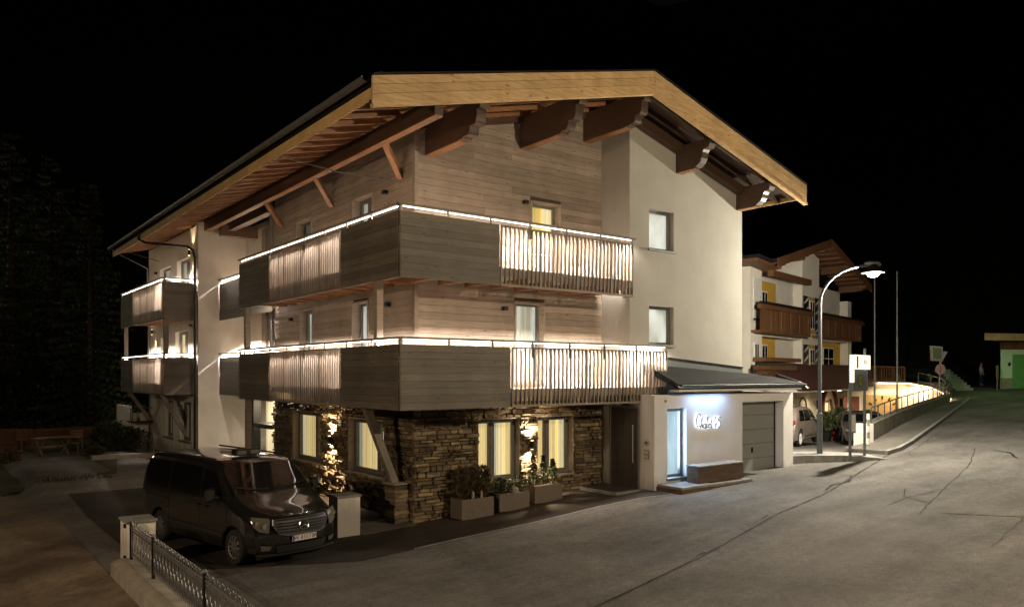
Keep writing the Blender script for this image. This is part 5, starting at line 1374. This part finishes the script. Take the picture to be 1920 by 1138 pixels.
def pan(name, mat, par, s0, s1, z0, z1, o0, o1):
    a = Vector((b1.x, b1.y, 0)) + d_ * s0; b = Vector((b1.x, b1.y, 0)) + d_ * s1
    vs = [Vector((q.x, q.y, z)) + nrm * o for o in (o0, o1) for q, z in ((a, z0), (b, z0), (b, z1), (a, z1))]
    return MB().add(vs, [(0, 1, 2, 3), (7, 6, 5, 4), (0, 4, 5, 1), (1, 5, 6, 2), (2, 6, 7, 3), (3, 7, 4, 0)]).build(name, mat, par)
if nrm.dot(Vector((CX, CY, 0)) - Vector((b1.x, b1.y, 0))) < 0: nrm = -nrm
Ls = (Vector((b2.x, b2.y, 0)) - Vector((b1.x, b1.y, 0))).length
bx_ = pan('sign_box', 'box_sign_light', bs, -.08, .48 * Ls / .48 * 1.0 - .05, 3.76, 4.22, .06, .20)
pan('box_side', 'box_sign_light', bx_, -.16, -.09, 3.35, 4.22, .04, .16)
pan('green_band', 'sign_yellow', bx_, .0, .15, 3.80, 4.18, .2005, .204)
ang = math.atan2(d_.y, d_.x)
c = Vector((b1.x, b1.y, 0)) + d_ * (Ls * .62) + nrm * .205
for k_, ch_ in enumerate('BUS'):
    q = c + d_ * (k_ - 1) * .13; text('sign_letter', ch_, .2, 'sign_grey', bx_, (q.x, q.y, 4.0), (R(90), 0, ang))
hbd = pan('h_board', 'sign_grey', bs, -.02, Ls + .06, 3.07, 3.72, .05, .09)
c = Vector((b1.x, b1.y, 0)) + d_ * (Ls * .48) + nrm * .095
dm = MB(); nn = 28
for rr in (0.20,):
    for o in (0, .006):
        for k in range(nn): 
            a = 2 * math.pi * k / nn; q = c + d_ * rr * math.cos(a) + nrm * o; dm.v.append((q.x, q.y, 3.40 + rr * math.sin(a)))
dm.f = [tuple(range(nn))[::-1], tuple(range(nn, 2 * nn))] + [(k, (k + 1) % nn, nn + (k + 1) % nn, nn + k) for k in range(nn)]
disc = dm.build('h_disc', 'sign_green', hbd)
dm2 = MB(); dm2.v = [tuple(Vector(v) + nrm * .007 + (Vector((c.x, c.y, 3.40)) - Vector(v)) * .18) for v in dm.v]; dm2.f = dm.f; dm2.build('h_disc_face', 'sign_yellow', hbd)
q = c + nrm * .018
text('h_letter', 'H', .28, 'sign_green', hbd, (q.x, q.y, 3.40), (R(90), 0, ang))
pan('timetable_case', 'sign_grey', bs, -.20, .22, 1.75, 2.38, .05, .10); pan('timetable', 'white_paint', bs, -.17, .19, 1.80, 2.33, .101, .104)
# white and red marker post at the head of the ramp wall
p = fr(1628, 27.4, .9); mp = thing('marker_post', 'short striped marker post at the near end of the ramp wall', 'post', p)
for k in range(6): MB().box(p.x - .06, p.x + .06, p.y - .03, p.y + .03, .9 + k * .22, .9 + k * .22 + .215).build('band', 'white_paint' if k % 2 else 'kerb_concrete', mp)
# ================================================================== SIGNS AT THE JUNCTION
p = fr(1762, 43.5, 2.05); sp_ = thing('sign_post', 'post with a traffic mirror above the backs of a triangular and a round sign', 'road sign', p)
def facing(center, pts, r0, r1, name, mat, par, yaw=0, th=.03):
    f = Vector((-DX, -DY, 0)); f.rotate(Matrix.Rotation(R(yaw), 3, 'Z')); s = Vector((-f.y, f.x, 0)); ns = len(pts)
    mb = MB(); mb.v = [tuple(center + s * q[0] + Vector((0, 0, q[1])) + f * o) for o in (r0, r1) for q in pts]
    mb.f = [tuple(range(ns)), tuple(range(2 * ns - 1, ns - 1, -1))] + [(k, k + ns, (k + 1) % ns + ns, (k + 1) % ns) for k in range(ns)]
    return mb.build(name, mat, par)
MB().tube([p, p + Vector((0, 0, 2.9))], .035, 8).build('post', 'galvanised', sp_)
ctr = Vector((p.x, p.y, 0))
circ = [(.29 * math.cos(2 * math.pi * k / 20), 2.35 + .29 * math.sin(2 * math.pi * k / 20)) for k in range(20)]
facing(ctr + Vector((0, 0, 1.55)), [(a, b - 0.0) for a, b in circ], .05, .07, 'round_sign', 'dirt_white', sp_)
rs = facing(ctr + Vector((0, 0, 3.90)), [(-.03, -.22), (.03, -.22), (.03, .22), (-.03, .22)], .071, .075, 'red_bar', 'red_paint', sp_)
facing(ctr + Vector((0, 0, 4.55)), [(.42, .35), (-.38, .35), (.02, -.38)], .05, .07, 'triangular_sign', 'dirt_white', sp_)
mf = facing(ctr + Vector((0, 0, 4.78)), [(-.58, -.40), (.05, -.44), (.08, .38), (-.62, .44)], .10, .18, 'mirror_frame', 'dirt_white', sp_, 0)
facing(ctr + Vector((0, 0, 4.78)), [(-.47, -.30), (-.03, -.33), (.0, .27), (-.50, .32)], .185, .20, 'mirror', 'mirror_glass', sp_, 0)
# ================================================================== GRASSY BANK, STAIRS, GREEN-LIT HOUSE
bk = MB(); GXN = 14
for i in range(GXN + 1):
    for j in range(9):
        px = 1640 + i * 17; d = 56 + j * 6 + (4 if i < 6 else 0); q = fr(px, d)
        z = 2.4 + (j ** 1.15) * .75 * max(.02, 1 - max(0, i - 6) / 6.5) + .15 * math.sin(i * 2.1 + j)
        bk.v.append((q.x, q.y, z if j else 1.8))
bk.f = [(i * 9 + j, (i + 1) * 9 + j, (i + 1) * 9 + j + 1, i * 9 + j + 1) for i in range(GXN) for j in range(8)]
struct(bk.build('grass_bank', 'grass', smooth=True))
stt = thing('garden_steps', 'pale stone steps climbing the grassy bank beyond the junction', 'stairs', fr(1800, 54, 2.7))
for k in range(8):
    a = fr(1803 - k * 4.0 - 18, 54 + k * .7, 2.55 + k * .19); b = fr(1803 - k * 4.0 + 16 - k * 2.0, 54 + k * .7, 2.55 + k * .19)
    MB().bar(a, b, .75, .22).build('step', 'kerb_concrete', stt)
gh = thing('roadside_house', 'small pale rendered house with wooden eaves, lit green at the edge of the junction', 'house', fr(1876, 54, 2.6))
c0 = fr(1876, 54, 0); dirn = Vector((RX, RY, 0)) * .98 + Vector((DX, DY, 0)) * .15; dirn.normalize(); dep = (c0 - Vector((CX, CY, 0))).normalized() + dirn * .1
def gbx(name, mat, s0, s1, e0, e1, z0, z1, par=None):
    vs = [c0 + dirn * s + dep * e + Vector((0, 0, z)) for s in (s0, s1) for e in (e0, e1) for z in (z0, z1)]
    return MB().add(vs, [(0, 1, 3, 2), (4, 6, 7, 5), (0, 4, 5, 1), (2, 3, 7, 6), (0, 2, 6, 4), (1, 5, 7, 3)]).build(name, mat, par or gh)
gbx('wall', 'green_house_wall', 0, 7, 0, 6, 2.4, 5.35)
gbx('plinth', 'concrete', -.03, 7.02, -.03, 0, 2.4, 3.35); gbx('boarding', 'hotel_wood', -.05, 7.02, -.06, 6, 5.351, 5.85)
for k in range(20): gbx('board', 'hotel_wood', -.03 + k * .35, .30 + k * .35, -.09, -.061, 5.37, 5.84)
gbx('roof', 'roof_sheet', -1.1, 8, -1.2, 7, 6.15, 6.4); gbx('eave', 'fascia_larch', -1.1, 8, -1.25, -1.201, 5.95, 6.42); gbx('soffit', 'hotel_wood', -.5, 8, -1.0, 0, 5.9, 6.14)
gbx('door', 'green_door', .95, 2.6, -.06, -.031, 2.6, 5.0); gbx('meter_box', 'black_paint', .62, .8, -.12, -.031, 4.2, 4.45)
bo = fr(1870, 52, 2.6); bl = thing('board_post', 'flat pale board standing on a stake left of the green-lit house', 'post', bo)
B('board', 'garden_wood', bl, bo.x - .15, bo.x + .15, bo.y - .03, bo.y + .03, 3.3, 4.2); B('stake', 'garden_wood', bl, bo.x - .05, bo.x + .05, bo.y - .025, bo.y + .025, 2.5, 3.3)
lo = fr(2060, 47, 2.5); lh = fr(2010, 45, 8.6)
street_lamp(lo, lh, 'assumed unseen street lamp of greenish light at the junction, past the roadside house', 'unseen_green_glow', 2600, (.55, 1, .35), spot=R(160))  # unseen lamp, assumed as the source of the green light on the house
# ================================================================== ASSUMED STREET LAMPS (unseen, outside the view), and one added for the spruces
street_lamp((5.5, -17.5, 0.2), (4.6, -16.6, 8.3), 'assumed unseen street lamp on the far pavement of the road, opposite the chalet', 'unseen_lamp_glow', 4600, (1, .78, .52), globe=True)  # unseen lamp, assumed as the source of the light on the chalet front
street_lamp((-16, -5.6, -.3), (-15, -5, 6.6), 'assumed unseen street lamp beside the dirt yard, left of the viewpoint', 'unseen_lamp_glow', 2100, (1, .72, .46), globe=True)  # unseen lamp, assumed in order to light the dirt yard and yard-side faces
gl = at(-40, 40, .3)
street_lamp(gl, gl + Vector((1.2, 0, 9.5)), 'unseen street lamp added beyond the left edge to light the spruces', 'unseen_lamp_glow', 900, (1, .85, .55), globe=True)  # unseen lamp added to brighten the spruce crowns
# ================================================================== PERSON, TREES, GARDEN
def skin_body(name, joints, bones, mat, par, sub=2):
    me = bpy.data.meshes.new(name); me.from_pydata([j[0] for j in joints], bones, []); o = bpy.data.objects.new(name, me); link(o); o.parent = par
    md = o.modifiers.new('skin', 'SKIN'); 
    for i, j in enumerate(joints): me.skin_vertices[0].data[i].radius = (j[1], j[2] if len(j) > 2 else j[1])
    me.skin_vertices[0].data[0].use_root = True
    o.modifiers.new('sub', 'SUBSURF').levels = sub; o.modifiers['sub'].render_levels = sub
    me.materials.append(MATS[mat]); return o
pp = fr(1840, 60, 2.75)
pe = thing('person', 'distant person in a white top and dark trousers standing below the grassy bank', 'person', pp, rz=0, local=True)
def skinmesh(name, J, E_, mat, par):
    me = bpy.data.meshes.new(name); me.from_pydata([j[0] for j in J], E_, [])
    o = bpy.data.objects.new(name, me); link(o)
    md = o.modifiers.new('skin', 'SKIN')
    me.update()
    for i, j in enumerate(J): me.skin_vertices[0].data[i].radius = j[1]
    me.skin_vertices[0].data[0].use_root = True
    sb_ = o.modifiers.new('sub', 'SUBSURF'); sb_.levels = 2; sb_.render_levels = 2
    bpy.context.view_layer.update(); dg = bpy.context.evaluated_depsgraph_get()
    new = bpy.data.meshes.new_from_object(o.evaluated_get(dg)); o.modifiers.clear(); o.data = new
    new.materials.clear(); new.materials.append(MATS[mat])
    for p_ in new.polygons: p_.use_smooth = True
    o.parent = par; ORG[o.name] = Vector((0, 0, 0)); return o
J = [((0, 0, .95), (.13, .10)), ((0, 0, 1.15), (.12, .09)), ((0, 0, 1.38), (.16, .10)), ((0, 0, 1.50), (.06, .06)), ((0, 0, 1.58), (.075, .09)), ((0, -.01, 1.68), (.08, .10)), ((0, 0, 1.76), (.05, .06)),
     ((.19, 0, 1.41), (.06, .06)), ((.27, .0, 1.13), (.045, .045)), ((.27, -.06, .88), (.032, .032)), ((.27, -.08, .79), (.035, .02)),
     ((-.19, 0, 1.41), (.06, .06)), ((-.27, .0, 1.13), (.045, .045)), ((-.27, -.06, .88), (.032, .032)), ((-.27, -.08, .79), (.035, .02)),
     ((.10, 0, .82), (.095, .09)), ((.11, -.02, .48), (.06, .065)), ((.12, .02, .09), (.04, .045)), ((.12, -.12, .04), (.04, .03)),
     ((-.10, 0, .82), (.095, .09)), ((-.12, -.04, .48), (.06, .065)), ((-.15, .04, .09), (.04, .045)), ((-.16, -.10, .04), (.04, .03))]
E_ = [(0, 1), (1, 2), (2, 3), (3, 4), (4, 5), (5, 6), (2, 7), (7, 8), (8, 9), (9, 10), (2, 11), (11, 12), (12, 13), (13, 14), (0, 15), (15, 16), (16, 17), (17, 18), (0, 19), (19, 20), (20, 21), (21, 22)]
skinmesh('body', J, E_, 'skin', pe)
g = lambda j, k: (j[0], (j[1][0] + k, j[1][1] + k))
skinmesh('shirt', [g(J[i], .014) for i in (0, 1, 2, 7, 8, 11, 12)], [(0, 1), (1, 2), (2, 3), (3, 4), (2, 5), (5, 6)], 'cloth_white', pe)
skinmesh('trousers', [g(J[i], .012) for i in (0, 15, 16, 17, 19, 20, 21)], [(0, 1), (1, 2), (2, 3), (0, 4), (4, 5), (5, 6)], 'cloth_blue', pe)
MB().lathe([(.095, 0), (.10, .06), (.07, .12), (.02, .135)], (0, .01, 1.68), 12).build('hair', 'bark', pe, smooth=True)

def conifer(x, y, z, h, r, seed, label, n=26, lean=0):
    rg = random.Random(seed); t = thing('spruce_tree', label, 'tree', (x, y, z), 'spruces beyond the garden')
    MB().tube([(x, y, z - .3), (x + lean * .5, y, z + h * .5), (x + lean, y, z + h * .97)], [r * .07, r * .045, .02], 8).build('trunk', 'bark', t)
    mb = MB(); levels = int(h * 2.6)
    for i in range(levels):
        f = i / levels; zz = z + h * (.06 + .93 * f); rr = r * (1 - f) ** .85 * rg.uniform(.75, 1.15) + .12
        nb = max(5, int(n * (1 - f * .7) * .45))
        for k in range(nb):
            a = rg.uniform(0, 2 * math.pi); L_ = rr * rg.uniform(.6, 1.12); dr = -.28 - .2 * (1 - f) + .35 * f
            d = Vector((math.cos(a), math.sin(a), 0)); s = Vector((-d.y, d.x, 0)); o = Vector((x + lean * f, y, zz))
            steps = max(3, int(L_ / .35))
            for q in range(steps):
                u = (q + .6) / steps; p = o + d * L_ * u + Vector((0, 0, dr * L_ * u * (1 - .35 * u)))
                w_ = .30 * (1.15 - u) * min(2.2, L_) + .12
                for sgn in (-1, 1):
                    e = p + s * sgn * w_ * rg.uniform(.7, 1.2) + d * .22 + Vector((0, 0, -.12 - rg.uniform(0, .15)))
                    b = p + d * rg.uniform(.12, .3)
                    mb.add([p, e, b + Vector((0, 0, .02))], [(0, 1, 2)])
                    e2 = p + s * sgn * w_ * .4 * rg.uniform(.5, 1.2) + Vector((0, 0, -.22 * rg.uniform(.5, 1.3)))
                    mb.add([p, b, e2], [(0, 1, 2)])
    mb.build('crown', 'spruce_needles', t, fix=False)
TR = [(20, 44, 17.5, 5.2, 'tall spruce at the far edge of the garden, cut by the picture side'), (95, 46, 16.8, 4.8, 'broad tall spruce whose crown leads the dark group'), (168, 43, 14.4, 2.9, 'slender pointed spruce standing nearest the chalet eave'),
      (-70, 42, 15, 4.5, 'spruce standing behind the white-legged garden table'), (60, 56, 17, 5, 'farther spruce filling the gap behind the broad one'), (130, 60, 16, 4.6, 'farthest spruce, half hidden behind the slender one')]
for i, (px, d, h, r, lb) in enumerate(TR):
    p = fr(px, d, .3); conifer(p.x, p.y, .3, h, r, 100 + i, lb)
# garden table, chair, bench, picket fence, bushes
p = fr(97, 31.5, .3); gt = thing('garden_table', 'wooden garden table on crossed legs at the lawn edge', 'table', p, rz=.35, local=True)
for k in range(6): B('slat', 'garden_wood', gt, -.75, .75, -.36 + k * .12, -.25 + k * .12, .72, .75)
for x in (-.5, .5):
    MB().bar((x, -.33, 0), (x, .33, .71), .05, .07).build('leg', 'garden_wood', gt); MB().bar((x + .055, .33, 0), (x + .055, -.33, .71), .05, .07).build('leg', 'garden_wood', gt)
B('stretcher', 'garden_wood', gt, -.47, .47, -.03, .03, .33, .39)
p = fr(139, 32.5, .3); gc = thing('garden_chair', 'pale slatted garden chair beside the crossed-leg table', 'chair', p, rz=-.5, local=True)
for k in range(4): B('slat', 'garden_wood', gc, -.25, .25, -.24 + k * .12, -.14 + k * .12, .42, .44)
for k in range(4): B('back_slat', 'garden_wood', gc, -.25, .25, .25 + k * .02, .27 + k * .02, .5 + k * .12, .59 + k * .12)
for x in (-.23, .23):
    for y in (-.22, .24): B('leg', 'garden_wood', gc, x - .02, x + .02, y - .02, y + .02, 0, .42 if y < 0 else .98)
p = fr(113, 34.5, .3); gb = thing('garden_bench', 'long low brown wooden bench behind the garden table', 'bench', p, rz=.25, local=True)
for k in range(3): B('back_board', 'hotel_wood', gb, -1.7, 1.7, .2, .23, .45 + k * .16, .59 + k * .16)
B('seat', 'hotel_wood', gb, -1.7, 1.7, -.2, .2, .40, .44)
for x in (-1.6, 0, 1.6): B('leg', 'hotel_wood', gb, x - .04, x + .04, -.18, .19, 0, .4)
pf = thing('picket_fence', 'dark wooden picket fence at the far left edge of the garden', 'fence', fr(25, 33, .3))
for k in range(16):
    q = fr(-25 + k * 5.6, 33.5, .3); MB().box(q.x - .045, q.x + .045, q.y - .012, q.y + .012, .3, 1.25).build('picket', 'hotel_wood', pf)
for z in (.55, 1.05): MB().bar(fr(-28, 33.5, z), fr(60, 33.5, z), .04, .08).build('rail', 'hotel_wood', pf)
for i, (px, d, rr, h, lb) in enumerate([(232, 34, .8, 1.0, 'dark round bush against the utility bay'), (205, 36, .9, 1.1, 'dark bush a little away from the utility bay'), (18, 29, .35, .45, 'low pale clump by the picket fence'), (176, 31.5, .3, .35, 'small pale clump past the garden chair')]):
    q = fr(px, d, .3); tag(shrub('bush', 'shrub_leaf' if i < 2 else 'dry_leaf', None, (q.x, q.y, .25), rr, rr, h, 900 if i < 2 else 300, .16, seed=200 + i), lb, 'bush', 'bushes of the garden')
q = fr(215, 30, .3); struct(B('lawn_kerb', 'concrete', None, q.x - .8, q.x + 1.4, q.y - .15, q.y + .15, .1, .5))
# grass tufts along the fence foot and the yard edge
rg = random.Random(5); tu = MB()
for i in range(1700):
    if i < 500: x = -6.75 - abs(rg.gauss(0, .25)); y = rg.uniform(-9, 0)
    else: x = rg.uniform(-14, -4.5); y = 11.2 + abs(rg.gauss(0, .7))
    z = gz(x, y); h = rg.uniform(.03, .14); a = rg.uniform(0, 6.28); dx, dy = math.cos(a) * .012, math.sin(a) * .012
    tu.add([(x - dx, y - dy, z), (x + dx, y + dy, z), (x + rg.uniform(-.05, .05), y + rg.uniform(-.05, .05), z + h)], [(0, 1, 2)])
o = tu.build('grass_tufts', 'grass', fix=False); struct(o, 'stuff')
# fallen leaves and bits on the road and yard
lf = MB()
for i in range(160):
    x = rg.uniform(-16, 12); y = rg.uniform(-12, -3) if x > -6 else rg.uniform(-10, 9); z = gz(x, y) + .02; a = rg.uniform(0, 6.28); l = rg.uniform(.012, .035)
    lf.add([(x, y, z), (x + l * math.cos(a), y + l * math.sin(a), z + .008), (x + l * math.cos(a + 1.2), y + l * math.sin(a + 1.2), z + .002)], [(0, 1, 2)])
struct(lf.build('leaf_litter', 'dry_leaf', fix=False), 'stuff')
